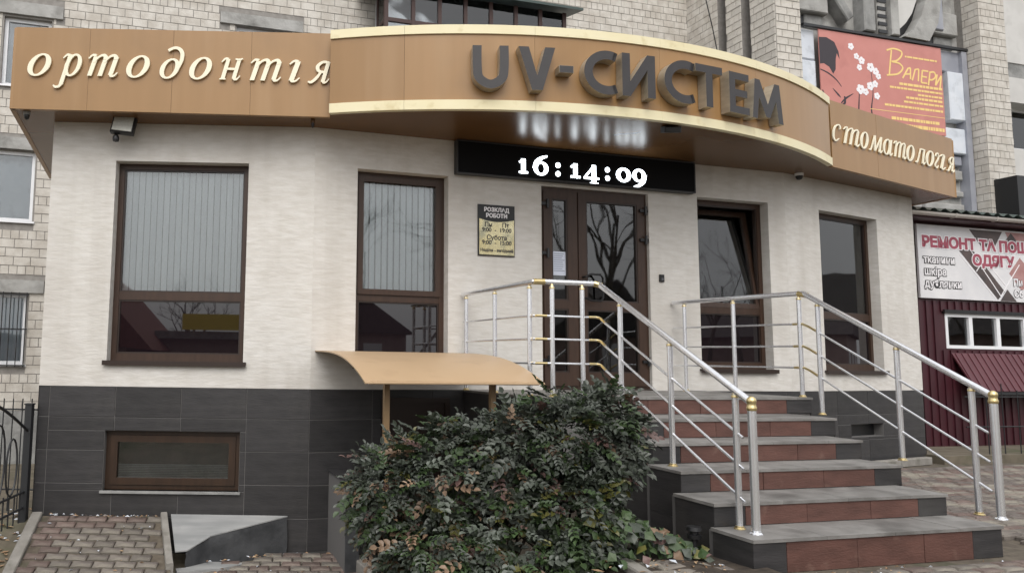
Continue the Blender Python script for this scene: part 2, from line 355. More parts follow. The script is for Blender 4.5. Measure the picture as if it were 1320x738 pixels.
# lower walk
def cheek_y(X):
    if X > -.72: return 8.2
    return 7.84 + (X + 1.45) / .73 * .34 if X > -1.45 else 7.60 + (X + 1.65) / .20 * .24
in_walk = lambda X, Y: (lerp_x(RB[1], RB[2], Y) + .08 < X < -.16 + (8.2 - Y) * .27 and 6.5 < Y < cheek_y(X) - .09) or (-3.4 < X < lerp_x(RB[1], RB[2], 7.2) + .1 and 6.5 < Y < 7.0)
pave(in_walk, -3.4, .5, 6.5, 8.15, .20, .118, lambda X, Y: ground_z(X, Y) + .012, slope=.1, rot=R(1), red=lambda x, y: random.random() < .5)
# in front of and beside the steps
cC, sC = math.cos(FR['C'][1]), math.sin(FR['C'][1])
def in_front(X, Y):
    dx, dy = X - 1.95, Y - 8.9; u = dx * cC + dy * sC; off = dx * sC - dy * cC
    return (off > 3.92 and -.35 < u < 3.2 and off < 4.5) or (1.96 < X < 2.75 and off > 3.3 and u < -.44 and Y > 4.6 and X > 1.93 and Y < 5.38)
pave(in_front, -1, 8, 3.0, 9.5, .20, .105, lambda X, Y: Z0 + .01, rot=FR['C'][1], red=lambda x, y: random.random() < .3)
def in_side(X, Y):
    dx, dy = X - 1.95, Y - 8.9; u = dx * cC + dy * sC; off = dx * sC - dy * cC
    return u > 2.0 and off < 3.92 and off > .0 and X > 4.4 and X < 11 and not (u < 2.5 and off < 3.9) and (Y - 9.9126) < (X - 5.648) * .511 - .2
pave(in_side, -1, 12, -2, 13, .20, .105, lambda X, Y: Z0 + .01, rot=FR['C'][1], red=lambda x, y: random.random() < .3, keep=lambda X, Y: False)
if rest_pv.v:
    o = rest_pv.build('paving_field', [M_paver, M_paver2], pv); o['kind'] = 'stuff'
# joint sand sheet under the side paving
js = MB(); q = [(-3.9, 4.4), (12.5, 4.4), (12.5, 13.2), (8.6, 12.0), (5.6, 9.8), (4.3, 9.4), (2.7, 5.2), (1.95, 5.3), (1.95, 4.4)]
js.plate([(2.0, 4.3), (12.5, 4.3), (12.5, 13.4), (8.4, 11.3), (5.6, 9.8), (4.4, 9.3), (4.2, 6.0), (2.0, 5.4)], Z0 - .06, Z0 - .028).build('paving_bed', M_sand, pv)
# kerbs
def kerb(a, b, w, za, zb, h=.25):
    a, b = Vector(a), Vector(b); t = (b - a).normalized(); n = Vector((-t.y, t.x)) * w / 2; L_ = (b - a).length; k = max(1, round(L_ / .8))
    for i in range(k):
        p, q_ = a + t * (L_ * i / k + .004), a + t * (L_ * (i + 1) / k - .004); zp, zq = za + (zb - za) * i / k, za + (zb - za) * (i + 1) / k
        m = MB(); c = .012
        m.v = [(*(p + n), zp - h), (*(p - n), zp - h), (*(q_ - n), zq - h), (*(q_ + n), zq - h), (*(p + n), zp - c), (*(p - n), zp - c), (*(q_ - n), zq - c), (*(q_ + n), zq - c),
               (*(p + n * .85), zp), (*(p - n * .85), zp), (*(q_ - n * .85), zq), (*(q_ + n * .85), zq)]
        m.f = [(0, 1, 5, 4), (1, 2, 6, 5), (2, 3, 7, 6), (3, 0, 4, 7), (4, 5, 9, 8), (5, 6, 10, 9), (6, 7, 11, 10), (7, 4, 8, 11), (8, 9, 10, 11)]; m.mi = [0] * 9
        m.build('kerb', M_kerb, pv)
kerb((-3.34, 8.14), (-3.18, 7.05), .11, ramp_z(8.14) + .03, ramp_z(7.05) + .03)
kerb((-2.02, 8.17), (-1.75, 7.38), .07, ramp_z(8.17) + .03, ramp_z(7.38) + .03, .35)
kerb((-.08, 8.1), (.52, 6.1), .13, -1.93, -1.95)
kerb((1.84, 5.36), (1.93, 4.3), .10, -1.33, -1.33)
kerb((5.4, 9.62), (8.2, 11.05), .10, -1.27, -1.27, .1)
# planting bed soil
bed = MB(); n_ = 9; pts = []
for j in range(n_):
    for i in range(n_):
        X = .02 + 2.3 * i / (n_ - 1) + .12 * (1 - j / (n_ - 1)) * 2; Y = 4.3 + 3.6 * j / (n_ - 1); X = max(X, .02 + (8.2 - Y) * .28 + (2.2 - .0) * i / (n_ - 1) * .85)
        bed.v.append((X, Y, -1.98 + .62 * sstep(.4, 2.0, X) + random.uniform(-.02, .03)))
bed.f = [(j * n_ + i, j * n_ + i + 1, (j + 1) * n_ + i + 1, (j + 1) * n_ + i) for j in range(n_ - 1) for i in range(n_ - 1)]; bed.mi = [0] * len(bed.f)
o = bed.build('planting_bed_ground', M_soil, None, smooth=True); o.location = (0, 0, E); tag(o, kind='structure')
# grey sloping slab with a rough slate cheek beside the terrace
sl_ = thing('sloping_slab', 'W', (-1.3, 8.1, -2.0), 'pale grey sloping slab with a dark rough cheek below the basement window', 'slab')
tp = [(-1.95, 8.185), (-.72, 8.185), (-1.45, 7.85), (-1.64, 7.62), (-1.755, 7.60)]
tz = [ramp_z(y) + .0 for x, y in tp]
m = MB(); k = len(tp); m.v = [(x, y, z) for (x, y), z in zip(tp, tz)] + [(x, y, z - .012) for (x, y), z in zip(tp, tz)]
m.f = [tuple(range(k))[::-1], tuple(range(k, 2 * k))] + [(i, (i + 1) % k, k + (i + 1) % k, k + i) for i in range(k)]; m.mi = [0] * len(m.f); m.build('slab_top', M_slab, sl_)
m = MB(); ed = [(-.72, 8.18), (-1.45, 7.84), (-1.65, 7.60)]
nseg = 14; rows = 6; vs = []
def along(t):
    a = 2 * t
    return (ed[0][0] + (ed[1][0] - ed[0][0]) * a, ed[0][1] + (ed[1][1] - ed[0][1]) * a) if a < 1 else (ed[1][0] + (ed[2][0] - ed[1][0]) * (a - 1), ed[1][1] + (ed[2][1] - ed[1][1]) * (a - 1))
for j in range(rows + 1):
    for i in range(nseg + 1):
        x, y = along(i / nseg); zt = ramp_z(y) - .0125; jj = j / rows
        m.v.append((x + random.uniform(-.006, .006), y - .02 * jj + random.uniform(-.012, .012), zt + (-2.12 - zt) * jj))
m.f = [(j * (nseg + 1) + i, (j + 1) * (nseg + 1) + i, (j + 1) * (nseg + 1) + i + 1, j * (nseg + 1) + i + 1) for j in range(rows) for i in range(nseg)]; m.mi = [0] * len(m.f)
m.build('slate_cheek', M_rock, sl_, smooth=True)
MB().plate([(-1.735, 7.56), (-1.65, 7.59), (-1.45, 7.82), (-1.05, 7.80), (-1.30, 7.58), (-1.69, 7.43)], -2.12, -2.035).build('slab_foot', M_slab, sl_)

# ------------------------------------------------------------------ clinic building
cb = thing('clinic_building', 'W', (2.5, 10.5, -1.35), 'cream rendered clinic with dark tiled plinth and curved bronze sign fascia', 'building')
def place(o, k):
    """put a part whose mesh is written in facet k's coordinates under the building (whose own axes are the world's)"""
    o.parent = cb; o.location = fpt(k, 0, 0, 0) - cb.location; o.rotation_euler = (0, 0, FR[k][1]); return o
def fpart(mb, name, mats, k, smooth=False, parent=None, label=None):
    me = mb.mesh(name, mats, (0, 0, 0), smooth); o = bpy.data.objects.new(name, me); COL.objects.link(o)
    if parent is None: place(o, k)
    else: o.parent = parent
    if label: o['label'] = label
    return o
def wall_holes(u0, u1, z0, z1, holes, dep, m=0, y=0.0):
    mb = MB(); us = sorted({u0, u1, *[h[0] for h in holes], *[h[1] for h in holes]}); zs = sorted({z0, z1, *[h[2] for h in holes], *[h[3] for h in holes]})
    for a, b in zip(us, us[1:]):
        for c, d_ in zip(zs, zs[1:]):
            if not any(h[0] <= a and b <= h[1] and h[2] <= c and d_ <= h[3] for h in holes):
                mb.add([(a, y, c), (b, y, c), (b, y, d_), (a, y, d_)], [(0, 1, 2, 3)], m)
    for h in holes:
        a, b, c, d_ = h[:4]; Y = y + dep
        mb.add([(a, y, c), (a, Y, c), (a, Y, d_), (a, y, d_)], [(0, 1, 2, 3)], m); mb.add([(b, y, c), (b, y, d_), (b, Y, d_), (b, Y, c)], [(0, 1, 2, 3)], m)
        mb.add([(a, y, d_), (a, Y, d_), (b, Y, d_), (b, y, d_)], [(0, 1, 2, 3)], m); mb.add([(a, y, c), (b, y, c), (b, Y, c), (a, Y, c)], [(0, 1, 2, 3)], m)
    return mb
WB, WT, SB, ST = -.331, 2.60, -.06, 2.134        # wall bottom/top, sill, head
LU0 = -2.895; UCL, UCR = -2.5545, 3.8342; RU1 = 3.058
DOOR = (.231, 1.723, -.315, 2.115)
H = {'L': [(-2.193, -.731, SB, ST)], 'C': [(-2.062, -.967, SB, ST), DOOR, (2.45, 3.555, SB, ST)], 'R': [(.731, 2.098, SB, ST)]}
DEP = .24
for k, a, b in (('L', LU0, 0), ('C', UCL, UCR), ('R', 0, RU1)):
    fpart(wall_holes(a, b, WB, WT, H[k], DEP), 'wall', M_plaster, k)
PB = {'L': -2.35, 'C': -2.35, 'R': -1.6}
BWIN = (-2.175, -.738, -1.42, -.797)
VENT = (1.24, 2.01, -.96, -.788)
for k, a, b, hs_ in (('L', LU0, 0, [BWIN]), ('C', UCL, UCR, []), ('R', 0, RU1, [VENT])):
    fpart(wall_holes(a + (.012 if k == 'L' else 0), b, PB[k], WB - .0, hs_, .16, y=.0075), 'plinth_backing', M_grout, k)
# side and rear walls, roof and the room behind the glass
body = MB()
pL0, pR1 = fpt('L', LU0, 0), fpt('R', RU1, 0)
nC = Vector((-sC, cC, 0))
bl, br = pL0 + nC * 3.4, pR1 + nC * 2.0
def wq(mb, pts, m=0): mb.add(pts, [(0, 1, 2, 3)], m)
def bq(a, b, z0, z1, m=0):
    wq(body, [(a.x, a.y, z0 + E), (b.x, b.y, z0 + E), (b.x, b.y, z1 + E), (a.x, a.y, z1 + E)], m)
bq(bl, pL0, WB, WT); bq(pR1, br, WB, WT); bq(bl, pL0, -2.35, WB, 1); bq(pR1, br, -1.7, WB, 1); bq(br, bl, -2.35, WT)
me = body.mesh('side_wall', [M_plaster, M_tile], (0, 0, 0)); o = bpy.data.objects.new('side_wall', me); COL.objects.link(o); o.parent = cb; o.location = -cb.location
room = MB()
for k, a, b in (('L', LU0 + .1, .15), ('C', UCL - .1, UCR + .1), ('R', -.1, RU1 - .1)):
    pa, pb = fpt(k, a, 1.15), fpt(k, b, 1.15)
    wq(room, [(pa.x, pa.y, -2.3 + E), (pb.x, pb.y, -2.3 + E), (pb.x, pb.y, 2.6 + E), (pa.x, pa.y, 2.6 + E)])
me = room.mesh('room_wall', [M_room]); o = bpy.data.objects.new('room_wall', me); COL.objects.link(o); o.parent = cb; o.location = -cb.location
foot = [fpt('L', LU0, .02), fpt('L', 0, .02), fpt('R', 0, .02), fpt('R', RU1, .02), br, bl]
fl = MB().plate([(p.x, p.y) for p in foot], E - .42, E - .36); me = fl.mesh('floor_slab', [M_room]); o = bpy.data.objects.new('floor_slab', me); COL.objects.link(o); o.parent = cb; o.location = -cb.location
# plinth tiles
TB = {}
def tiles(k, u0, u1, z0, z1, joints_u, joints_z, holes, y=.0, th=.018, par=None):
    plinth = par
    us = [u0] + [j for j in joints_u if u0 + .02 < j < u1 - .02] + [u1]; zs = [z0] + [j for j in sorted(joints_z) if z0 + .02 < j < z1 - .02] + [z1]; gp = .0032
    for a, b in zip(us, us[1:]):
        for c, d_ in zip(zs, zs[1:]):
            rects = [(a, b, c, d_)]
            for h in holes:
                nr = []
                for (p, q_, r_, s_) in rects:
                    if q_ <= h[0] or p >= h[1] or s_ <= h[2] or r_ >= h[3]: nr.append((p, q_, r_, s_)); continue
                    if r_ < h[2]: nr.append((p, q_, r_, h[2]))
                    if s_ > h[3]: nr.append((p, q_, h[3], s_))
                    lo, hi = max(r_, h[2]), min(s_, h[3])
                    if p < h[0]: nr.append((p, h[0], lo, hi))
                    if q_ > h[1]: nr.append((h[1], q_, lo, hi))
                rects = nr
            for (p, q_, r_, s_) in rects:
                if q_ - p < .02 or s_ - r_ < .02: continue
                key = (round(q_ - p, 3), round(s_ - r_, 3))
                if key not in TB:
                    TB[key] = MB().box(gp, q_ - p - gp, 0, th, gp, s_ - r_ - gp, ch=.003).mesh('tile', M_tile)
                o = bpy.data.objects.new('tile', TB[key]); COL.objects.link(o); o.parent = plinth; o.location = (p, y + random.uniform(-.0015, .0015), r_)
zrow = [WB - .003 - .322 - .345 * i for i in range(6)]
for k, a, b, z0, ju, hs_ in (('L', LU0, 0, -2.35, [-2.777 + .70 * i for i in range(6)], [BWIN]), ('C', UCL, UCR, -2.35, [-2.554 + .70 * i for i in range(1, 10)], []), ('R', 0, RU1, -1.6, [.25 + .70 * i for i in range(5)], [VENT])):
    e_ = bpy.data.objects.new('plinth', None); COL.objects.link(e_); place(e_, k)
    tiles(k, a, b, z0, WB - .004, ju, zrow, hs_, y=.002, par=e_)
# the render's lower edge trim
for k, a, b in (('L', LU0 - .0, 0), ('C', UCL, UCR), ('R', 0, RU1)):
    pass

# ---- windows
def frame_mb(u0, u1, z0, z1, y0, y1, w, mb=None, wb=None):
    mb = mb or MB(); wb = wb or w
    mb.box(u0, u0 + w, y0, y1, z0, z1); mb.box(u1 - w, u1, y0, y1, z0, z1)
    mb.box(u0 + w, u1 - w, y0, y1, z1 - w, z1); mb.box(u0 + w, u1 - w, y0, y1, z0, z0 + wb); return mb
SLAT = MB().box(-.042, .042, -.001, .001, 0, 1).mesh('slat', M_blind)
def window(k, hole, zt, slats=0, sash=None, open_sash=False, lab=None, gap0=0, gap1=99, fw=.06):
    a, b, c, d_ = hole; y0, y1 = .135, .205
    mb = frame_mb(a, b, c, d_, y0, y1, fw, wb=.085)
    mb.box(a + fw, b - fw, y0 + .004, y1, zt - .045, zt + .045)
    w = fpart(mb, 'window', M_frame, k, label=lab)
    bead = MB(); frame_mb(a + fw, b - fw, zt + .045, d_ - fw, y0 + .012, y1 - .01, .016, bead); frame_mb(a + fw, b - fw, c + .085, zt - .045, y0 + .012, y1 - .01, .016, bead)
    fpart(bead, 'glazing_bead', M_sill, k, parent=w)
    if not open_sash:
        if sash:
            fpart(frame_mb(a + fw - .012, b - fw + .012, zt + .033, d_ - fw + .012, y0 - .018, y0 + .03, .062), 'sash', M_frame, k, parent=w)
        fpart(MB().box(a + fw, b - fw, y0 + .03, y0 + .036, zt + .045, d_ - fw), 'pane', M_glass, k, parent=w)
    else:
        sm = frame_mb(-(b - a) / 2 + fw - .01, (b - a) / 2 - fw + .01, 0, d_ - fw - zt - .04, -.02, .04, .062)
        o = fpart(sm, 'sash', M_frame, k, parent=w); o.location = ((a + b) / 2, y0 + .02, zt + .035); o.rotation_euler = (R(-9), 0, 0)
        gm = MB().box(-(b - a) / 2 + fw + .05, (b - a) / 2 - fw - .05, .008, .014, .062, d_ - fw - zt - .10)
        o = fpart(gm, 'pane', M_glass, k, parent=w); o.location = ((a + b) / 2, y0 + .02, zt + .035); o.rotation_euler = (R(-9), 0, 0)
    o = fpart(MB().box(a + fw, b - fw, y0 + .03, y0 + .036, c + .085, zt - .045), 'pane', M_film, k, parent=w, label='dark tinted lower pane')
    fpart(MB().box(a - .035, b + .035, -.045, y0, c - .022, c + .004).box(a - .035, b + .035, -.047, -.041, c - .045, c + .006), 'sill', M_sill, k, parent=w)
    if slats:
        st = (b - a - 2 * fw) / slats
        for i in range(slats):
            x = a + fw + st * (i + .5)
            o = bpy.data.objects.new('slat', SLAT); COL.objects.link(o); o.parent = w
            o.location = (x, y1 + .035, zt - .02); o.scale = (st / .084 * .86, 1, d_ - zt + .05); o.rotation_euler = (0, 0, R(12 + random.uniform(-6, 6)))
        fpart(MB().box(a, b, y1 + .005, y1 + .06, d_ - .06, d_ + .03), 'blind_rail', M_white, k, parent=w)
    return w
window('L', H['L'][0], .655, 19, lab='large window with vertical blinds behind the upper pane')
window('C', H['C'][0], .695, 13, sash=True)
window('C', H['C'][2], .70, 0, open_sash=True, lab='window with its upper sash tilted open')
window('R', H['R'][0], .70, 15)
# basement window
a, b, c, d_ = BWIN
bw = fpart(frame_mb(a, b, c, d_, .085, .15, .05), 'basement_window', mat('oak_brown_frame', (.030, .016, .009), (.042, .022, .012), .4, scale=4, stretch=(6, 6, 1)), 'L')
fpart(frame_mb(a + .052, b - .052, c + .052, d_ - .052, .07, .13, .072), 'sash', MATS['oak_brown_frame'], 'L', parent=bw)
fpart(MB().box(a + .12, b - .12, .10, .106, c + .12, d_ - .12), 'pane', M_glass, 'L', parent=bw)
for i in range(9):
    fpart(MB().box(a + .1, b - .1, .16, .163, c + .10 + i * .018, c + .113 + i * .018), 'blind_slat', M_concd, 'L', parent=bw)
fpart(MB().box(a - .02, b + .02, -.025, .085, c - .025, c + .0), 'sill', M_concd, 'L', parent=bw)
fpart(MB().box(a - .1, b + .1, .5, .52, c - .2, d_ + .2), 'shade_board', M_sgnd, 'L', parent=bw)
fpart(MB().box(VENT[0], VENT[1], .14, .16, VENT[2], VENT[3]), 'vent_recess', M_black, 'R')
# ---- door
u0, u1, z0, z1 = DOOR; y0 = .05
dm = frame_mb(u0, u1, z0, z1, y0, y0 + .09, .05, wb=.04); dm.box(.722, .752, y0 - .004, y0 + .09, z0 + .04, z1 - .05)
dr = fpart(dm, 'door', M_frame, 'C', label='brown two leaf entrance door with dark glass')
def leaf(a, b, ga, gb):
    l = MB(); zt, zb = z1 - .045, z0 + .035; ya, yb = y0 - .02, y0 + .05
    l.box(a, ga, ya, yb, zb, zt); l.box(gb, b, ya, yb, zb, zt); l.box(ga, gb, ya, yb, 1.975, zt); l.box(ga, gb, ya, yb, .635, .738); l.box(ga, gb, ya, yb, zb, -.125)
    o = fpart(l, 'leaf', M_frame, 'C', parent=dr)
    bd = MB(); frame_mb(ga, gb, .738, 1.975, ya + .006, yb, .018, bd); frame_mb(ga, gb, -.125, .635, ya + .006, yb, .018, bd); fpart(bd, 'glazing_bead', M_sill, 'C', parent=dr)
    for lo, hi in ((.738, 1.975), (-.125, .635)): fpart(MB().box(ga, gb, ya + .03, ya + .036, lo, hi), 'pane', M_dglass, 'C', parent=dr)
leaf(u0 + .045, .728, .385, .60); leaf(.748, u1 - .045, .855, 1.575)
hp = [(.80, -.0, .735), (.80, -.055, .735), (.80, -.075, .76), (.80, -.075, 1.03), (.80, -.055, 1.055), (.80, 0, 1.055)]
hd = [(x + (.0 if i in (0, 5) else .0), y + y0 - .02, z) for i, (x, y, z) in enumerate(hp)]
fpart(MB().tube([(.80, y0 - .02, .77), (.80, y0 - .09, .77), (.87, y0 - .09, .74), (1.00, y0 - .09, .74), (1.03, y0 - .09, .78), (1.03, y0 - .09, 1.02), (1.00, y0 - .09, 1.06), (.86, y0 - .09, 1.06), (.80, y0 - .08, 1.03), (.80, y0 - .02, 1.03)], .013, 8), 'handle', M_black, 'C', smooth=True, parent=dr)
fpart(MB().box(.775, .815, y0 - .032, y0 - .018, .62, .72), 'lock_plate', M_black, 'C', parent=dr)
for hu in (u0 + .035, u1 - .07):
    for hz in (1.90, 1.53 if hu > 1 else 1.30, .02):
        fpart(MB().box(hu - .045, hu + .075, y0 - .045, y0 - .018, hz - .018, hz + .018).lathe((hu - (.03 if hu > 1 else -.05) + (.06 if hu > 1 else 0), y0 - .05, hz - .055), [(.016, 0), (.016, .11)], 8), 'hinge', M_black, 'C', parent=dr)
fpart(MB().box(u0 - .0, u1 + .0, -.03, .06, -.329, -.31), 'threshold', M_sill, 'C', parent=dr)
pn = thing('paper_notice', 'C', (.495, .05, 1.04), 'pale printed sheet stuck inside the narrow door leaf glass', 'notice')
MB().box(.405, .585, .056, .0575, 1.04, 1.33).build('sheet', mat('paper_white', (.62, .66, .76), rough=.8), pn)
m = MB()
for i in range(9): m.box(.42, .57 - random.uniform(0, .04), .0545, .0555, 1.30 - i * .026, 1.308 - i * .026)
m.build('print', mat('paper_print', (.25, .28, .36), rough=.8), pn)

# ---- sign fascia: left straight, arc, right straight; soffit above the wall
FB, FT = 2.552, 3.445
def fascia_straight(k, u0, u1, zt0, zt1, joints, nm):
    us = [u0] + joints + [u1]
    root = bpy.data.objects.new('fascia', None); COL.objects.link(root); place(root, k)
    for a, b in zip(us, us[1:]):
        ta, tb = (zt0 + (zt1 - zt0) * (x - u0) / (u1 - u0) for x in (a, b)); g_ = .0012
        mb = MB(); yj = random.uniform(-.002, .002)
        mb.v = [(a + g_, yj, FB), (b - g_, yj, FB), (b - g_, yj, tb), (a + g_, yj, ta), (a + g_, .05, FB), (b - g_, .05, FB), (b - g_, .05, tb), (a + g_, .05, ta)]
        mb.f = [(0, 1, 2, 3), (4, 7, 6, 5), (0, 4, 5, 1), (1, 5, 6, 2), (2, 6, 7, 3), (3, 7, 4, 0)]; mb.mi = [0] * 6
        o = fpart(mb, 'panel', M_fascia, k, parent=root)
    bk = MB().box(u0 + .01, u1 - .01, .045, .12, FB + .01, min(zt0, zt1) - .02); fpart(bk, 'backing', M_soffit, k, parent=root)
    return root
fl_ = fascia_straight('FL', -.01, 3.33, 3.44, 3.475, [.772, 1.65, 2.48], 'left')
fr_ = fascia_straight('FR', .02, 3.345, 3.438, 3.452, [1.15, 2.3], 'right')
ARC_C = Vector((1.248095, 14.278889)); ARC_R = 6.767853; ARC_A = R(15.454)
uu = Vector((math.cos(ARC_A), math.sin(ARC_A))); nn = Vector((-uu.y, uu.x))
def arcp(deg, off=0.0):
    t = R(deg); return ARC_C + uu * (ARC_R + off) * math.sin(t) - nn * (ARC_R + off) * math.cos(t)
fa_ = bpy.data.objects.new('curved_fascia', None); COL.objects.link(fa_); fa_.parent = cb; fa_.location = (0, 0, 0)
def apart(mb, name, mats, smooth=True):
    me = mb.mesh(name, mats, cb.location, smooth); o = bpy.data.objects.new(name, me); COL.objects.link(o); o.parent = fa_; return o
def arc_strip(d0, d1, o0, o1, z0, z1, n=None):
    n = n or max(2, int(abs(d1 - d0) / 1.2)); mb = MB()
    for i in range(n + 1):
        t = d0 + (d1 - d0) * i / n
        for of, z in ((o0, z0), (o0, z1), (o1, z1), (o1, z0)):
            p = arcp(t, of); mb.v.append((p.x, p.y, z + E))
    for i in range(n):
        for j in range(4): mb.f.append((i * 4 + j, i * 4 + (j + 1) % 4, i * 4 + 4 + (j + 1) % 4, i * 4 + 4 + j))
    mb.f += [(0, 1, 2, 3), (n * 4 + 3, n * 4 + 2, n * 4 + 1, n * 4)]; mb.mi = [0] * len(mb.f); return mb
dj = [-29.05, -22.4, -11, 1, 13, 29.3]
for a, b in zip(dj, dj[1:]): apart(arc_strip(a + .01, b - .01, 0, -.05, FB - .0, 3.42), 'panel', M_fascia)
for a, b in zip(dj, dj[1:]):
    apart(arc_strip(a + .01, b - .01, .018, -.045, 2.548, 2.648), 'trim', M_trim); apart(arc_strip(a + .01, b - .01, .018, -.045, 3.352, 3.447), 'trim', M_trim)
# soffit sheet
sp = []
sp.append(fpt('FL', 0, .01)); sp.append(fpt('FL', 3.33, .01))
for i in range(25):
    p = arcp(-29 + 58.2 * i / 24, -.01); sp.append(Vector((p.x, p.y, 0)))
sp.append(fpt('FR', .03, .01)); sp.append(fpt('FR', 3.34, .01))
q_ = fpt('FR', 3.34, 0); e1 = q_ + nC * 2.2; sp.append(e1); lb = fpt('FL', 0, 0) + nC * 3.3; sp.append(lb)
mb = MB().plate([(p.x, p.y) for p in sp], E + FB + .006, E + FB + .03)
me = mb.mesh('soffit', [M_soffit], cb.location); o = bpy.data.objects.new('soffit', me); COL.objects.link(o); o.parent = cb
# side return fascias and flat roof
for a, b in ((fpt('FL', 0, 0), lb), (q_, e1)):
    mb = MB()
    t = (b - a).normalized(); n2 = Vector((-t.y, t.x, 0)) * .025
    mb.plate([((a + n2).x, (a + n2).y), ((b + n2).x, (b + n2).y), ((b - n2).x, (b - n2).y), ((a - n2).x, (a - n2).y)], E + FB, E + 3.43)
    me = mb.mesh('side_fascia', [M_fascia], cb.location); o = bpy.data.objects.new('side_fascia', me); COL.objects.link(o); o.parent = cb
mb = MB().plate([(p.x * .985 + .04, p.y * .985 + .16) for p in sp], E + 3.30, E + 3.36)
me = mb.mesh('roof', [M_concd], cb.location); o = bpy.data.objects.new('roof', me); COL.objects.link(o); o.parent = cb
# ---- letters
SL = .27
GLY = {}
def G(mb, ch, y0, y1, thin=1.0):
    e = [0]
    def rb(p, w, sm=True): e[0] += .0006; mb.ribbon(p, [q * thin for q in w] if isinstance(w, list) else w * thin, y0 - e[0], y1, smooth=sm)
    def ent(x, z=.93): rb([(x - .26, .80), (x - .14, .96), (x - .0, z)], [.05, .10, .13])
    def ext(x): rb([(x, .14), (x + .05, .03), (x + .16, .05), (x + .25, .2)], [.14, .11, .08, .04])
    def stem(x, z0=0, z1=1, w=.175): rb([(x, z1), (x, z0)], w, False)
    if ch == 'о': mb.ring(.4, .5, .39, .52, .20, .435, y0, y1)
    elif ch == 'р':
        stem(.30, -.40, .98); rb([(.30, -.34), (.24, -.47), (.10, -.50), (-.02, -.42)], [.16, .12, .1, .05]); ent(.30)
        mb.ring(.56, .5, .36, .52, .18, .43, y0 - .004, y1)
    elif ch == 'т':
        for x in (.25, .66, 1.07): stem(x, .02 if x < 1 else .08, .9)
        ent(.25)
        for x in (.25, .66): rb([(x, .62), (x + .12, .88), (x + .28, .97), (x + .38, .90), (x + .41, .78)], [.05, .09, .12, .15, .17])
        ext(1.07)
    elif ch == 'д':
        mb.ring(.40, .45, .385, .47, .20, .385, y0, y1); rb([(.715, .45), (.76, .80), (.70, 1.15), (.52, 1.36), (.30, 1.40), (.10, 1.27)], [.13, .15, .15, .13, .12, .14])
    elif ch == 'н':
        stem(.24, 0, .95); stem(.74, .06, .95); ent(.24); rb([(.24, .50), (.74, .50)], .10, False); ext(.74); rb([(.56, .96), (.74, .93), (.90, .98)], [.05, .1, .05]); rb([(.10, .02), (.24, .05), (.38, .02)], [.05, .1, .05])
    elif ch == 'і': stem(.28, .06, .94); ent(.28); ext(.28)
    elif ch == 'я':
        stem(.66, .05, .97); rb([(.70, .94), (.42, .96), (.24, .76), (.36, .54), (.66, .50)], [.10, .12, .17, .12, .09]); rb([(.46, .50), (.33, .22), (.16, .03), (.0, .05)], [.10, .15, .13, .05]); ext(.66)
    elif ch == 'с': rb([(.68, .76), (.60, .93), (.42, .97), (.20, .80), (.13, .48), (.22, .14), (.42, .03), (.68, .20)], [.17, .13, .09, .16, .18, .16, .11, .05])
    elif ch == 'м':
        rb([(.0, .06), (.10, .05), (.18, .25), (.32, .97)], [.12, .1, .09, .10]); rb([(.33, .97), (.52, .05)], .17, False); rb([(.53, .05), (.92, .97)], .09, False); stem(.93, .05, .97, .17); ext(.93)
    elif ch == 'а': mb.ring(.36, .48, .35, .50, .19, .41, y0, y1); stem(.70, .06, .97); ext(.70)
    elif ch == 'л': rb([(.0, .08), (.10, .04), (.22, .25), (.36, .96)], [.13, .11, .10, .11]); rb([(.34, .94), (.76, .94)], .10, False); stem(.74, .06, .97); ext(.74)
    elif ch == 'г': rb([(.12, .74), (.24, .93), (.44, .96), (.58, .78), (.48, .56), (.26, .36), (.16, .18), (.26, .04), (.46, .03), (.64, .20)], [.15, .12, .11, .16, .14, .12, .15, .12, .10, .05])
def italic_word(par, k, spec, zbase, xh, y, dep, thin=1.0):
    for ch, a, b, zb in spec:
        mb = MB(); G(mb, ch, -dep, 0, thin)
        mb.v = [(x + SL * z, yy, z) for x, yy, z in mb.v]
        lo, hi = min(v[0] for v in mb.v), max(v[0] for v in mb.v); s_ = (b - a) / (hi - lo)
        ybase = y
        mb.v = [(a + (x - lo) * s_, (yy if yy >= -1e-6 else yy) + ybase, zb + z * xh) for x, yy, z in mb.v]
        fpart(mb, 'letter', M_cream, k, parent=par)
italic_word(fl_, 'FL', [('о', .144, .386, 2.905), ('р', .415, .706, 2.910), ('т', .766, 1.089, 2.915), ('о', 1.171, 1.415, 2.915), ('д', 1.521, 1.774, 2.915), ('о', 1.831, 2.069, 2.916),
                        ('н', 2.151, 2.397, 2.918), ('т', 2.471, 2.808, 2.916), ('і', 2.883, 3.010, 2.915), ('я', 3.085, 3.325, 2.912)], 2.91, .24, -.010, .018)
w2 = [('с', .024, .225), ('т', .283, .665), ('о', .69, .895), ('м', .905, 1.25), ('а', 1.27, 1.52), ('т', 1.56, 1.884), ('о', 1.90, 2.13), ('л', 2.15, 2.44), ('о', 2.455, 2.70), ('г', 2.715, 2.86), ('і', 2.88, 3.045), ('я', 3.07, 3.325)]
italic_word(fr_, 'FR', [(c_, a_, b_, 2.895 + .008 * a_) for c_, a_, b_ in w2], 2.9, .235, -.008, .014, .78)
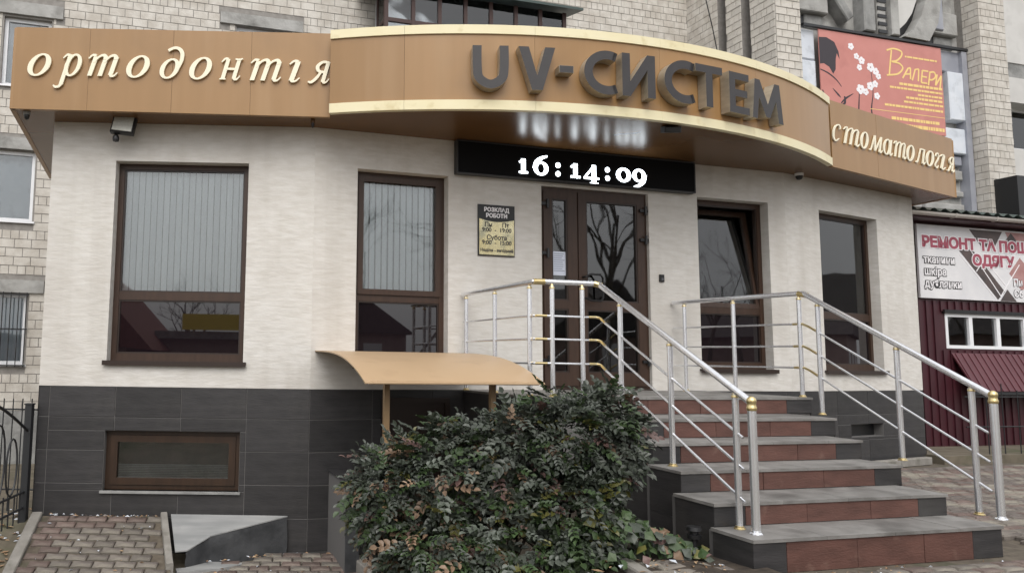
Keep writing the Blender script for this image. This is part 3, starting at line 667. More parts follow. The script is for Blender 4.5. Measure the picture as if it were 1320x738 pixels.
def bigletter(ch, d0, d1, z0, z1):
    mid = (d0 + d1) / 2; wdt = (ARC_R + .12) * R(d1 - d0); h = z1 - z0; mb = MB(); y0, y1 = -.115, .0; w = .092; x0, x1 = -wdt / 2, wdt / 2
    kw = dict(m=0, mside=1); n_ = [0]
    def rb(p, ww, sm=False):
        n_[0] += .0008; mb.ribbon(p, ww, y0 - n_[0], y1, 0, 1, sm)
    if ch == 'U': rb([(x0 + w / 2, z1), (x0 + w / 2, z0 + .24), (x0 + w * .75, z0 + .11), (0, z0 + .047), (x1 - w * .75, z0 + .11), (x1 - w / 2, z0 + .24), (x1 - w / 2, z1)], [w, w, w, .092, w, w, w], True)
    elif ch == 'V': mb.prism([(x0, z1), (x0 + .105, z1), (0, z0 + .15), (x1 - .105, z1), (x1, z1), (.055, z0), (-.055, z0)], y0, y1, 0, 1)
    elif ch == '-': mb.box(x0, x1, y0, y1, z0, z1, 1); mb.box(x0 + .002, x1 - .002, y0 - .002, y0 - .0001, z0 + .002, z1 - .002, 0)
    elif ch == 'С':
        rx, rz = wdt * .80, h / 2; cx, cz = x0 + rx, (z0 + z1) / 2; P = []
        for i in range(15):
            t = R(62 + (298 - 62) * i / 14); P.append((cx + (rx - w / 2) * math.cos(t), cz + (rz - w / 2) * math.sin(t)))
        P = [(x1, P[0][1] + .012)] + P + [(x1, P[-1][1] - .012)]
        rb(P, w, True)
    elif ch == 'И': mb.prism([(x0, z0), (x0 + w, z0), (x0 + w, z0 + .17), (x1 - w, z1), (x1, z1), (x1, z0), (x1 - w, z0), (x1 - w, z1 - .17), (x0 + w, z0), (x0, z0)][:1] +
                             [(x0 + w, z0), (x1 - w, z1 - .16), (x1 - w, z0), (x1, z0), (x1, z1), (x1 - w, z1), (x0 + w, z0 + .16), (x0 + w, z1), (x0, z1)], y0, y1, 0, 1)
    elif ch == 'Т': mb.prism([(x0, z1), (x0, z1 - .085), (-w / 2, z1 - .085), (-w / 2, z0), (w / 2, z0), (w / 2, z1 - .085), (x1, z1 - .085), (x1, z1)], y0, y1, 0, 1)
    elif ch == 'Е':
        b_ = .08; zm = (z0 + z1) / 2
        mb.prism([(x0, z0), (x1, z0), (x1, z0 + b_), (x0 + w, z0 + b_), (x0 + w, zm - b_ / 2), (x1 - .03, zm - b_ / 2), (x1 - .03, zm + b_ / 2), (x0 + w, zm + b_ / 2), (x0 + w, z1 - b_), (x1, z1 - b_), (x1, z1), (x0, z1)], y0, y1, 0, 1)
    elif ch == 'М':
        mb.prism([(x0 - .01, z0), (x0 + .075, z0), (x0 + .115, z1 - .2), (-.035, z0 + .04), (.035, z0 + .04), (x1 - .115, z1 - .2), (x1 - .075, z0), (x1 + .01, z0), (x1 - .045, z1), (x1 - .135, z1), (0, z0 + .19), (x0 + .135, z1), (x0 + .045, z1)], y0, y1, 0, 1)
    me = mb.mesh('letter', [M_ldark, M_lside]); o = bpy.data.objects.new('letter', me); COL.objects.link(o); o.parent = fa_
    p = arcp(mid, .006); o.location = Vector((p.x, p.y, E)) - cb.location; o.rotation_euler = (0, 0, ARC_A + R(mid))
for a in [('U', -16.6, -13.56, 2.728, 3.18), ('V', -12.7, -9.54, 2.728, 3.18), ('-', -9.2, -7.95, 2.925, 3.0), ('С', -7.0, -4.35, 2.726, 3.192), ('И', -3.5, -.28, 2.732, 3.19), ('С', .65, 3.45, 2.726, 3.196),
          ('Т', 4.0, 7.1, 2.73, 3.19), ('Е', 7.95, 10.5, 2.722, 3.18), ('М', 10.95, 15.4, 2.712, 3.165)]: bigletter(*a)

# ------------------------------------------------------------------ LED clock
lc = thing('led_clock', 'C', (.72, -.05, 2.16), 'long black LED clock panel showing the time in white digits over the door', 'led clock')
MB().box(-.893, 2.335, -.10, -.004, 2.160, 2.545).build('case', M_ledcase, lc)
frame_mb(-.905, 2.347, 2.150, 2.549, -.112, -.02, .014).build('bezel', mat('grey_bezel', (.035, .035, .037), rough=.5), lc)
def lx(px): return -.124 + (px - 745) / 493 * 1.75
yb = -.104; bz = 2.215; xh = .175
def digit(ch, xa, xb):
    a, b = lx(xa), lx(xb); c = (a + b) / 2; mb = MB(); e = [0]
    def rb(p, w, sm=True): e[0] += .0006; mb.ribbon(p, w, yb - e[0], yb + .003, smooth=sm)
    if ch == '1': rb([(c, bz), (c, bz + xh)], .055, False); rb([(a, bz + .012), (b, bz + .012)], .024, False); rb([(a + .005, bz + xh - .045), (c, bz + xh - .012)], .024, False)
    elif ch == '6':
        mb.ring(c, bz + .078, .098, .085, .045, .06, yb, yb + .003); rb([(a + .022, bz + .07), (a + .045, bz + .15), (c + .01, bz + .205), (b - .02, bz + .232)], [.055, .052, .036, .02])
    elif ch == '4':
        rb([(c + .035, bz - .05), (c + .035, bz + xh)], .055, False); rb([(a, bz + .012), (b, bz + .012)], .026, False); rb([(a + .006, bz + .012), (c + .035, bz + xh - .01)], .024, False); rb([(c - .02, bz - .052), (b - .01, bz - .052)], .02, False)
    elif ch == '0': mb.ring(c, bz + .088, .105, .09, .045, .062, yb, yb + .003)
    elif ch == '9':
        mb.ring(c, bz + .098, .095, .083, .042, .058, yb, yb + .003); rb([(b - .02, bz + .11), (b - .04, bz + .03), (c, bz - .025), (a + .025, bz - .05)], [.055, .052, .036, .02])
    elif ch == ':':
        for zz in (bz + .03, bz + .135): mb.ring(c, zz, .032, .032, .001, .001, yb, yb + .003, n=14)
    mb.build('digit', M_led, lc)
for d_ in [('1', 748, 780), ('6', 800, 858), (':', 880, 906), ('1', 941, 978), ('4', 992, 1050), (':', 1072, 1096), ('0', 1117, 1178), ('9', 1182, 1238)]: digit(*d_)
# timetable plaque
pq = thing('timetable_plaque', 'C', (-.365, -.005, 1.221), 'black and gold opening hours plaque on the cream wall beside the door', 'plaque')
MB().box(-.602, -.132, -.022, -.002, 1.221, 1.826, ch=.004).build('board', M_black, pq)
gpts = [(-.590, 1.233), (-.144, 1.233), (-.144, 1.655)] + [(-.144 - .446 * i / 10, 1.655 - .032 * math.sin(math.pi * i / 10)) for i in range(1, 10)] + [(-.590, 1.655)]
MB().prism(gpts, -.026, -.022).build('gold_plate', M_gold, pq)
text('lettering', 'РОЗКЛАД', .066, pq, -.367, -.0235, 1.765, M_banwht, bold=.0025); text('lettering', 'РОБОТИ', .066, pq, -.367, -.0235, 1.695, M_banwht, bold=.0025)
for s_, zz, sz in (('Пн      Пт', 1.585, .075), ('9:00  -  19:00', 1.525, .07), ('Субота', 1.435, .075), ('9:00  -  15:00', 1.375, .07), ('Неділя - вихідний', 1.285, .05)):
    text('lettering', s_, sz, pq, -.367, -.0275, zz, M_ldark, bold=.0015)
db = thing('door_buzzer', 'C', (1.882, -.005, 1.015), 'small dark doorbell box on the cream wall between door and window', 'doorbell')
MB().box(1.852, 1.915, -.03, -.001, 1.012, 1.104, ch=.006).build('case', M_black, db); MB().box(1.868, 1.898, -.034, -.029, 1.03, 1.06).build('button', mat('bell_button', (.10, .10, .11), rough=.3), db)
# floodlight and cameras
fd = thing('floodlight', 'L', (-2.08, -.2, 2.55), 'grey faced floodlight with motion sensor under the fascia above the largest window', 'floodlight')
m = MB(); m.box(-2.20, -1.94, -.24, -.20, 2.36, 2.57, ch=.01); bmv = Matrix.Rotation(R(18), 3, 'X')
def tilt(mb, piv, ang, axis='X'):
    rm = Matrix.Rotation(R(ang), 3, axis); pv_ = Vector(piv); mb.v = [tuple(rm @ (Vector(v) - pv_) + pv_) for v in mb.v]; return mb
piv = (-2.07, -.2, 2.47)
tilt(tilt(MB().box(-2.195, -1.945, -.235, -.17, 2.37, 2.58, ch=.012), piv, -14), piv, 6, 'Y').build('body', M_black, fd)
tilt(tilt(MB().box(-2.175, -1.965, -.241, -.236, 2.388, 2.562), piv, -14), piv, 6, 'Y').build('lamp_glass', M_lamp, fd)
MB().tube([(-2.09, -.13, 2.53), (-2.09, -.04, 2.51), (-2.09, -.0, 2.51)], .016, 8).build('bracket', M_black, fd)
MB().lathe((-2.15, -.19, 2.29), [(.004, 0), (.03, .008), (.036, .03), (.034, .06), (.02, .08)], 12).build('sensor', M_black, fd, smooth=True)
def dome(k, u, y, lab, r=.05, col=None, grp='security cameras under the fascia'):
    t = thing('security_camera', k, (u, y, FB - .08), lab, 'security camera', grp)
    MB().lathe((u, y, FB + .004), [(r, 0), (r, -.03), (r * .95, -.035)], 16).build('mount', M_white if col is None else col, t, smooth=True)
    MB().lathe((u, y, FB - .031), [(r * .85, 0), (r * .8, -.02), (r * .55, -.045), (r * .1, -.055)], 16).build('dome', M_black, t, smooth=True)
dome('W', -3.56, 7.82, 'tiny dome camera under the far left end of the fascia', .035, M_concd)
dome('W', 5.86, 9.92, 'white dome camera under the soffit right of the clock', .055)
dome('W', -.53, 7.95, 'very small dark sensor under the soffit near the curved fascia end', .022, M_soffit)
sp_ = thing('soffit_spotlight', 'W', (3.34, 7.95, FB - .06), 'small black spotlight fixed under the curved fascia edge', 'spotlight')
tilt(MB().box(3.25, 3.43, 7.90, 8.02, FB - .075, FB - .012, ch=.01), (3.34, 7.95, FB - .04), 15).build('body', M_black, sp_)
MB().box(3.33, 3.35, 7.95, 7.97, FB - .02, FB + .004).build('bracket', M_black, sp_)

# ------------------------------------------------------------------ steps
st = thing('entrance_steps', 'C', (.9, -2.7, Z0), 'six entrance steps with red tiled risers and grey treads', 'steps')
OFF = [3.79, 3.41, 2.99, 2.60, 2.22, 1.65]; UL = [-.33, -.31, -.25, -.21, -.08, -.77]; UR = [1.89, 1.87, 1.94, 1.97, 2.10, 2.42]
TZ = [-.327 - .165 * (5 - i) for i in range(6)]
for i in range(6):
    ul, ur, of, tz_ = UL[i], UR[i], OFF[i], TZ[i]; zb = Z0 - .03 if i == 0 else TZ[i - 1]
    back = OFF[i + 1] if i < 5 else 0.0
    ub = (UL[i + 1], UR[i + 1]) if i < 4 else (ul, ur)
    stp = MB().box(ul + .014, ur - .014, -of + .014, -back + .05 if i < 5 else -.003, -2.2, tz_ - .022)
    so_ = stp.build('step', M_grout, st)
    # riser tiles
    dl = .27 if i < 5 else .0; rl = ul if i < 5 else ul; tiles_ = []
    if i < 5: tiles_ += [(ul, ul + .27, M_tile), (ur - .29, ur, M_tile)]; a, b = ul + .27, ur - .29
    else: tiles_ += [(ul, -.05, M_tile), (2.10, ur, M_tile)]; a, b = -.05, 2.10
    sh = {0: .60, 1: .55, 2: .5, 3: .6, 4: .55, 5: .5}[i]; x = a + sh
    cuts = [a]
    while x < b - .15: cuts.append(x); x += .60
    cuts.append(b)
    tiles_ += [(p, q, M_riser) for p, q in zip(cuts, cuts[1:])]
    for p, q, mm in tiles_:
        ob = MB().box(p + .002, q - .002, -of + random.uniform(-.0015, .0015), -of + .014, zb + .004, tz_ - .024, ch=.002).build('riser_tile', mm, so_)
    # tread tiles (slightly proud nosing)
    x = ul; cuts = [ul - .008]
    while x + .6 < ur - .15: x += .6; cuts.append(x)
    cuts.append(ur + .008)
    for p, q in zip(cuts, cuts[1:]):
        dpt = [(-of - .012, -back + (.012 if i < 5 else 0))] if i < 5 else [(-of - .012, -1.05), (-1.05, -.45), (-.45, -.004)]
        for ya, yb_ in dpt:
            MB().box(p + .0015, q - .0015, ya + .0015, yb_ - .0015, tz_ - .022, tz_ + random.uniform(-.001, .001)).build('tread_tile', M_tread, so_)
    # cheek tiles on the left and right flanks
    for ux, sg in ((ul, -1), (ur, 1)):
        zlow = -1.37 if sg > 0 else -1.75; zz = tz_ - .024; j = 0
        while zz > zlow + .03:
            zn = max(zlow, zz - .34)
            o = MB().box(min(ux, ux - sg * .014), max(ux, ux - sg * .014), -of + .003, (-back - .003) if i < 5 else -.82, zn + .003, zz).build('cheek_tile', M_tile, so_)
            if i == 5: MB().box(min(ux, ux - sg * .014), max(ux, ux - sg * .014), -.815, -.004, zn + .003, zz).build('cheek_tile', M_tile, so_)
            zz = zn; j += 1

# ------------------------------------------------------------------ railings
def railing(lab, rail, posts, bars, newel, collars, knees):
    t = thing('stair_railing', 'C', (newel[0], newel[1], newel[2]), lab, 'railing', 'steel railings of the entrance steps')
    MB().tube(rail, .026, 14).build('handrail', M_steel, t, smooth=True)
    for (u, y, z0, z1, r) in posts:
        p = MB().tube([(u, y, z0 + .012), (u, y, z1 - .03)], r, 12).build('post', M_steel, t, smooth=True)
        MB().lathe((u, y, z0), [(r * 1.7, 0), (r * 1.7, .005), (r * 1.25, .012), (r * 1.2, .022)], 14).build('foot_collar', M_brass, p, smooth=True)
        MB().lathe((u, y, z1 - .055), [(r * 1.1, 0), (r * 1.15, .012), (r * .7, .03), (r * .55, .045)], 14).build('top_collar', M_brass, p, smooth=True)
    for b in bars: MB().tube(b, .0105, 8).build('bar', M_steel, t, smooth=True)
    for (a, b, r) in collars: MB().tube([a, b], r, 14).build('brass_joint', M_brass, t, smooth=True)
    for b in knees: MB().tube(b, .0125, 8).build('brass_bend', M_brass, t, smooth=True)
    u, y, z0, z1 = newel
    nw = MB().tube([(u, y, z0 + .01), (u, y, z1 - .10)], .029, 14).build('newel', M_steel, t, smooth=True)
    MB().lathe((u, y, z0), [(.044, 0), (.043, .006), (.033, .014), (.031, .025)], 16).build('foot_collar', M_steel, nw, smooth=True)
    MB().lathe((u, y, z1 - .11), [(.03, 0), (.034, .008), (.034, .024), (.030, .032), (.029, .05), (.031, .056), (.033, .068), (.029, .084), (.016, .096), (.004, .10)], 16).build('brass_cap', M_brass, nw, smooth=True)
    return t
LZ = -.327; RT = .762
def rail_z(off, o0, z0, o1=1.6, z1=RT): return z0 + (z1 - z0) * (o0 - off) / (o0 - o1)
# left
nl = (-.173, -3.649, TZ[0]); nlz = -.262; kn = (-.045, -1.6, RT); lc_ = (-.73, -1.58, RT - .005); lw = (-.80, -.04, RT - .01)
def lp(off): f = (3.649 - off) / (3.649 - 1.6); return (nl[0] + (kn[0] - nl[0]) * f, -off, nlz + (RT - nlz) * f)
posts = []
for off, z0 in ((3.485, TZ[0]), (2.725, TZ[2]), (1.98, TZ[4])):
    u, y, z = lp(off); posts.append((u, y, z0, z, .0235))
posts[2] = (posts[2][0], posts[2][1], TZ[4], posts[2][3], .0235)
for u, y in ((-.226, -1.6), (-.545, -1.59), (-.735, -1.50), (-.765, -.80), (-.795, -.12)): posts.append((u, y, LZ, RT - .01, .0225))
bars = []; knees = []
for dz, kz in ((.33, .436), (.55, .215), (.775, -.014)):
    e = lp(3.55); e = (e[0], e[1] + .0, e[2] - dz + .03)
    bars.append([e, (kn[0] - .01, kn[1] - .10, kz + (-.05)), (kn[0], kn[1], kz), (-.60, -1.585, kz), (-.73, -1.57, kz), (-.80, -.06, kz)])
    knees.append([(kn[0] - .01, kn[1] - .12, kz - .06), (kn[0] + .0, kn[1] - .03, kz - .012), (kn[0] - .03, kn[1] + .003, kz + .001), (kn[0] - .11, kn[1], kz + .001)])
    knees.append([(-.60, -1.586, kz), (-.70, -1.58, kz), (-.728, -1.55, kz), (-.731, -1.49, kz)])
railing('steel handrail beside the bush, turning back to the wall by the plaque',
        [(nl[0], nl[1], nlz), kn, (kn[0] - .04, kn[1] + .005, RT + .002), (-.70, -1.582, RT), lc_, lw], posts, bars, (nl[0], nl[1], nl[2], nlz + .055),
        [((-.62, -1.583, RT), (-.735, -1.578, RT - .002), .0295), ((kn[0] + .02, kn[1] - .03, RT - .02), (kn[0] - .045, kn[1] + .004, RT + .002), .029)], knees)
# right
nr = (2.14, -3.618, TZ[0]); nrz = -.215; kr = (2.42, -1.6, RT); rw = (2.02, -.03, RT - .01)
def rp(off): f = (3.618 - off) / (3.618 - 1.6); return (nr[0] + (kr[0] - nr[0]) * f - .0, -off, nrz + (RT - nrz) * f)
posts = []
for off, z0 in ((3.44, TZ[0]), (2.742, TZ[2]), (1.80, TZ[4])):
    u, y, z = rp(off); posts.append((u, y, z0, z, .0235))
for f in (.03, .50, .90): posts.append((kr[0] + (rw[0] - kr[0]) * f, kr[1] + (rw[1] - kr[1]) * f, LZ, RT - .01, .0225))
bars = []; knees = []
for dz, kz in ((.335, .440), (.56, .205), (.785, -.02)):
    e = rp(3.56); bars.append([(e[0], e[1], e[2] - dz + .02), (kr[0] - .015, kr[1] - .12, kz - .06), (kr[0] - .005, kr[1] + .02, kz), (rw[0] - .0, rw[1] - .0, kz)])
    knees.append([(kr[0] - .02, kr[1] - .17, kz - .085), (kr[0] - .012, kr[1] - .06, kz - .03), (kr[0] - .006, kr[1] + .02, kz), (kr[0] - .03, kr[1] + .12, kz)])
UR[0]  # steps' right flank lies inside the newel line
railing('steel handrail of the steps that ends in front of the tilted window',
        [(nr[0], nr[1], nrz), kr, (kr[0] - .01, kr[1] + .04, RT + .002), rw], posts, bars, (nr[0], nr[1], nr[2], nrz + .055),
        [((kr[0] + .005, kr[1] - .05, RT - .025), (kr[0] - .012, kr[1] + .05, RT + .002), .0295)], knees)

# ------------------------------------------------------------------ basement canopy
bc = thing('basement_canopy', 'C', (-1.7, -1.2, ZL), 'tan curved sheet canopy on two posts over the basement entrance beside the bush', 'canopy')
m = MB(); N = 16; u0, u1 = -2.51, -.855
prof = []
for i in range(N + 1):
    t = i / N; prof.append((-2.0 * t, .085 - .02 * t - .255 * t ** 3.2))
for i, (y, z) in enumerate(prof):
    m.v += [(u0, y, z), (u1, y, z), (u1, y, z - .012), (u0, y, z - .012)]
for i in range(N):
    for j in range(4): m.f.append((i * 4 + j, i * 4 + (j + 1) % 4, i * 4 + 4 + (j + 1) % 4, i * 4 + 4 + j))
m.f += [(0, 1, 2, 3), (N * 4 + 3, N * 4 + 2, N * 4 + 1, N * 4)]; m.mi = [0] * len(m.f)
m.build('roof_sheet', M_canopy, bc, smooth=True)
for u in (-2.215, -1.20): MB().box(u - .024, u + .024, -1.68, -1.63, -2.05, -.088).build('post', M_cpost, bc)
MB().box(u0 + .05, u1 - .05, -1.985, -1.95, -.208, -.180).build('front_beam', M_canopy, bc)
# low tiled wall beside the basement stair
lw_ = thing('low_tiled_wall', 'C', (-2.2, -.5, ZL), 'low slate tiled parapet left of the bush below the canopy', 'wall')
MB().box(-2.33, -2.20, -.75, .0, -2.1, -1.20).build('core', M_grout, lw_)
MB().box(-2.335, -2.195, -.765, -.75, -2.1, -1.20, ch=.003).build('tile', M_rock, lw_); MB().box(-2.345, -2.10, -.77, -.004, -1.20, -1.182).build('coping', M_tile, lw_)
MB().box(-2.19, -.80, -.60, -.50, -2.1, -1.22).build('return_wall', M_tile, lw_)
bd_ = fpart(frame_mb(-1.75, -.95, -2.2, -.42, -.03, .0, .06).box(-1.69, -1.01, -.012, -.004, -2.2, -.48), 'basement_door', M_sill, 'C')

# ------------------------------------------------------------------ apartment block behind
ab = thing('apartment_block', 'C', (3, 5.5, -1.35), 'pale brick apartment block rising behind the clinic', 'building')
YA = 5.43
def awin(u0, u1, z0, z1, y, bars=False, lintel=None, mull=True, lab=None):
    w = frame_mb(u0, u1, z0, z1, y + .08, y + .15, .06)
    if mull: w.box((u0 + u1) / 2 - .035, (u0 + u1) / 2 + .035, y + .082, y + .15, z0 + .06, z1 - .06)
    w = w.build('window', M_white, ab)
    if lab: w['label'] = lab
    MB().box(u0 + .06, u1 - .06, y + .11, y + .116, z0 + .06, z1 - .06).build('pane', M_glass, w)
    MB().box(u0 + .02, u1 - .02, y + .32, y + .33, z0, z1).build('curtain', M_sheetw, w)
    MB().box(u0 - .04, u1 + .04, y - .04, y + .08, z0 - .03, z0).build('sill', M_white, w)
    if bars:
        n = int((u1 - u0) / .115); g_ = MB()
        for i in range(n + 1): x = u0 + (u1 - u0) * i / n; g_.tube([(x, y - .05, z0 - .03), (x, y - .05, z1 + .02)], .009, 6)
        for z in (z0 - .01, (z0 + z1) / 2, z1 - .02): g_.box(u0 - .03, u1 + .03, y - .06, y - .045, z - .01, z + .01)
        g_.build('window_grille', M_iron, w)
    return w
LINT = [(-7.6, -5.92, 5.74, 5.96), (-7.7, -5.98, 3.40, 3.60), (-7.7, -5.98, 1.0, 1.21), (-3.25, -1.72, 6.06, 6.27)]
WIN = [(-6.85, -6.10, 4.5, 5.70), (-7.55, -6.23, 2.19, 3.385), (-7.55, -6.23, -.18, .985), (-2.95, -1.95, 4.6, 6.05)]
for u0, u1, z0, z1 in LINT: MB().box(u0, u1, YA - .05, YA + .1, z0, z1).build('lintel', M_conc, ab)
for i, w_ in enumerate(WIN): awin(*w_, YA, bars=(i == 2), lab='window behind black bars' if i == 2 else None, mull=False)
mw = wall_holes(-10.5, 6.83, -1.5, 9.0, WIN, .25, y=YA).build('brick_wall', M_mortar, ab)
MB().box(-10.5, 6.83, YA - .06, YA, -2.4, -.92).build('concrete_plinth', M_concd, ab)
MB().box(-10.5, 6.9, YA + 1.0, YA + 1.1, -2, 9).build('rear_wall', M_room, ab)
# projecting brick bay with two dark grooves, then the pier left of the screen
bay = MB()
ys = [5.45, 4.50, 4.28, 3.86, 3.64, 3.03]
for a, b, dp in zip(ys, ys[1:], (0, .45, 0, .45, 0)): bay.box(6.83 + dp, 7.41, b, a, 2, 9)
bay.build('brick_pier', M_mortar, ab)
MB().box(11.83, 12.56, 2.93, 5.0, -1.5, 9).build('brick_pier', M_mortar, ab)
BW, BH = .262, .148
specs = []       # (priority, axis, along, face, z, len)
def course(u0, u1, z0, z1, yface, axis, pr, holes=(), hdr=4):
    r = 0; z = z0
    while z < z1:
        w = BW / 2 if r % hdr == hdr - 1 else BW; x = u0 - (w / 2 if r % 2 else 0)
        while x < u1:
            a, b = max(x, u0), min(x + w, u1)
            if b - a > .05 and not any(a < h[1] and b > h[0] and z < h[3] and z + BH > h[2] for h in holes):
                specs.append((pr, axis, a, b, yface, z))
            elif b - a > .05:      # cut bricks at openings
                for h in holes:
                    if z < h[3] and z + BH > h[2]:
                        if a < h[0] - .04 < b: specs.append((pr, axis, a, h[0] - .005, yface, z))
                        if a < h[1] + .04 < b: specs.append((pr, axis, h[1] + .005, b, yface, z))
            x += w
        z += BH; r += 1
HO = [(a, b, c, d__) for a, b, c, d__ in LINT] + [(a - .02, b + .02, c - .03, d__ + .0) for a, b, c, d__ in WIN]
course(6.83, 7.41, 4.2, 8.6, 3.03, 'u', 0); course(3.03, 3.64, 4.4, 8.6, 6.83, 'y', 0); course(3.86, 4.28, 4.6, 8.6, 6.83, 'y', 0); course(4.50, 5.43, 4.8, 8.6, 6.83, 'y', 0)
course(11.83, 12.56, 2.6, 8.4, 2.93, 'u', 1); course(2.93, 3.25, 2.6, 8.4, 11.83, 'y', 1)
course(-7.0, -5.75, -.92, 5.2, YA, 'u', 2, HO)
course(-7.4, 6.83, 5.2, 8.7, YA, 'u', 3, HO); course(3.64, 3.86, 4.5, 8.6, 7.28, 'y', 3); course(4.28, 4.50, 4.5, 8.6, 7.28, 'y', 3)
specs.sort(key=lambda s: s[0]); BM = {}; rest = MB(); nb = 0; half = .006
for pr, axis, a, b, face, z in specs:
    ln = round(b - a - 2 * half, 2)
    if ln < .03: continue
    pd = random.uniform(.006, .012)
    if nb < 300:
        key = ln
        if key not in BM: BM[key] = MB().box(-ln / 2, ln / 2, -.012, .03, -BH / 2 + half, BH / 2 - half, ch=.005).mesh('brick', M_brick)
        c = (a + b) / 2
        if axis == 'u': inst('brick', BM[key], mw if pr == 2 else ab, (c, face + random.uniform(-.003, .002), z + BH / 2), (random.uniform(-.01, .01), 0, 0))
        else: inst('brick', BM[key], ab, (face + random.uniform(-.003, .002), c, z + BH / 2), (0, 0, -math.pi / 2))
        nb += 1
    else:
        if axis == 'u': rest.box(a + half, b - half, face - pd, face + .03, z + half, z + BH - half)
        else: rest.box(face - pd, face + .03, a + half, b - half, z + half, z + BH - half)
o = rest.build('brick_courses', M_brickj, ab); o['kind'] = 'stuff'
# glazed balcony above the sign
bl_ = MB(); yb0 = 4.53; b0, b1 = -.35, 3.28
bal = MB().box(b0, b1, yb0 + .02, YA, 4.4, 5.6).build('balcony', M_frame, ab, label='brown glazed balcony with a green edged roof')
nP = 7; tr = 6.15
bar_m = MB()
for i in range(nP + 1): x = b0 + (b1 - b0) * i / nP; bar_m.box(x - .035, x + .035, yb0, yb0 + .08, 5.6, 6.76)
bar_m.box(b0, b1, yb0 + .004, yb0 + .07, tr - .035, tr + .035).box(b0, b1, yb0 + .004, yb0 + .07, 5.6, 5.66).box(b0 - .03, b0 + .03, yb0 + .5, yb0 + .56, 5.6, 6.76).box(b0 - .03, b0 + .03, yb0 + .08, YA, tr - .03, tr + .03)
bar_m.build('frame', mat('balcony_frame', (.055, .028, .024), rough=.6), bal)
for i in range(nP):
    x0, x1 = b0 + (b1 - b0) * i / nP + .035, b0 + (b1 - b0) * (i + 1) / nP - .035
    MB().box(x0, x1, yb0 + .03, yb0 + .036, tr + .035, 6.76).build('pane', M_glass, bal); MB().box(x0, x1, yb0 + .03, yb0 + .036, 5.66, tr - .035).build('pane', M_glass, bal)
MB().box(b0 - .012, b0 - .004, yb0 + .1, yb0 + .48, 5.66, 6.74).build('pane', M_glass, bal)
MB().box(b0 + .05, b1 - .05, YA - .04, YA - .02, 5.4, 6.9).build('inner_wall', M_sheetw, bal)
m = MB(); m.v = [(b0 - .35, yb0 - .22, 6.75), (b1 + .28, yb0 - .22, 6.75), (b1 + .28, YA, 7.0), (b0 - .35, YA, 7.0), (b0 - .35, yb0 - .22, 6.80), (b1 + .28, yb0 - .22, 6.80), (b1 + .28, YA, 7.05), (b0 - .35, YA, 7.05)]
m.f = [(0, 3, 2, 1), (4, 5, 6, 7), (0, 1, 5, 4), (1, 2, 6, 5), (2, 3, 7, 6), (3, 0, 4, 7)]; m.mi = [0] * 6; m.build('roof', M_green, bal)
MB().box(b0 + 1.6, b1 + .1, yb0 + .25, yb0 + .33, 6.93, 6.99).build('roof_pipe', M_white, bal)
MB().tube([(6.45, 4.43, 7.6), (6.62, 4.43, 6.9), (6.74, 4.43, 6.3)], .012, 6).build('cable', M_wire, ab)
# concrete relief screen with the red banner
ys_ = 3.23
scr = MB().box(7.41, 11.83, ys_ + .15, ys_ + .35, 2.2, 9).build('concrete_screen', M_conc, ab)
def blk(x0, x1, z0, z1, d0, m=M_conc, nm='relief_block'): return MB().box(x0, x1, ys_ + .16 - d0, ys_ + .16, z0, z1, ch=.02).build(nm, m, scr)
for x0, x1, z0, z1 in ((7.46, 8.20, 6.58, 6.84), (10.78, 11.56, 6.585, 6.82)):
    MB().box(x0, x1, ys_ + .139, ys_ + .148, z0, z1).build('opening', M_black, scr); blk(x0 + .38, x1 + .1, z0 - .0, z1 + .02, .05, M_concd); blk(x0 - .05, x1 + .12, z1 + .02, z1 + .5, .16)  # openings are flat black plates, their inner shade put into the colour
blk(9.10, 9.38, 6.60, 8.5, .26, M_concd); blk(9.50, 9.72, 6.60, 8.5, .20); blk(9.80, 10.0, 6.60, 8.5, .26)
for i in range(8): MB().box(9.50, 9.72, ys_ - .055, ys_ - .04, 6.62 + i * .16, 6.69 + i * .16).build('slot', M_black, scr)  # black bars painted for the shade inside the slots
OA = [(10.10, 6.60), (10.34, 6.76), (10.56, 7.06), (10.72, 7.45), (10.76, 7.95), (10.70, 8.4)]; IA = [(10.10, 6.80), (10.25, 6.93), (10.43, 7.16), (10.58, 7.48), (10.62, 7.93), (10.56, 8.4)]; XA = [(10.10, 6.585), (10.75, 6.585), (11.02, 7.0), (11.12, 7.45), (11.14, 7.95), (11.1, 8.4)]
MB().prism(OA + IA[::-1], ys_ + .10, ys_ + .148).build('opening', M_black, scr)  # black crescent plate stands in for the shaded gap beside the disc
MB().prism(XA[1:] + OA[::-1], ys_ - .10, ys_ + .15).build('relief_ring', M_conc, scr)
MB().prism([(10.0, 6.82)] + IA + [(10.0, 8.4)], ys_ - .02, ys_ + .15).build('relief_disc', M_plaster2, scr)
tilt(MB().box(8.35, 8.55, ys_ - .1, ys_ + .15, 6.68, 8.2, ch=.02), (8.45, ys_, 7.2), -38, 'Y').build('relief_block', M_concd, scr)
tilt(MB().box(8.56, 8.64, ys_ + .1, ys_ + .14, 6.75, 8.2), (8.6, ys_, 7.2), -38, 'Y').build('opening', M_black, scr)  # black strip stands in for the shade of a gap
blk(11.0, 11.25, 6.9, 8.5, .2, M_sheetg); blk(11.35, 11.6, 6.95, 8.5, .12)
for x0, x1, z0, z1, mm, d0 in ((7.60, 7.98, 5.9, 6.50, M_sheetw, .12), (7.60, 7.98, 4.6, 5.88, M_sheetw, .13), (11.13, 11.78, 6.05, 6.50, M_sheetg, .14), (11.28, 11.76, 5.02, 6.04, M_sheetw, .2), (9.9, 11.68, 4.33, 4.86, M_sheetw, .17)):
    blk(x0, x1, z0, z1, d0, mm, 'cladding_sheet')
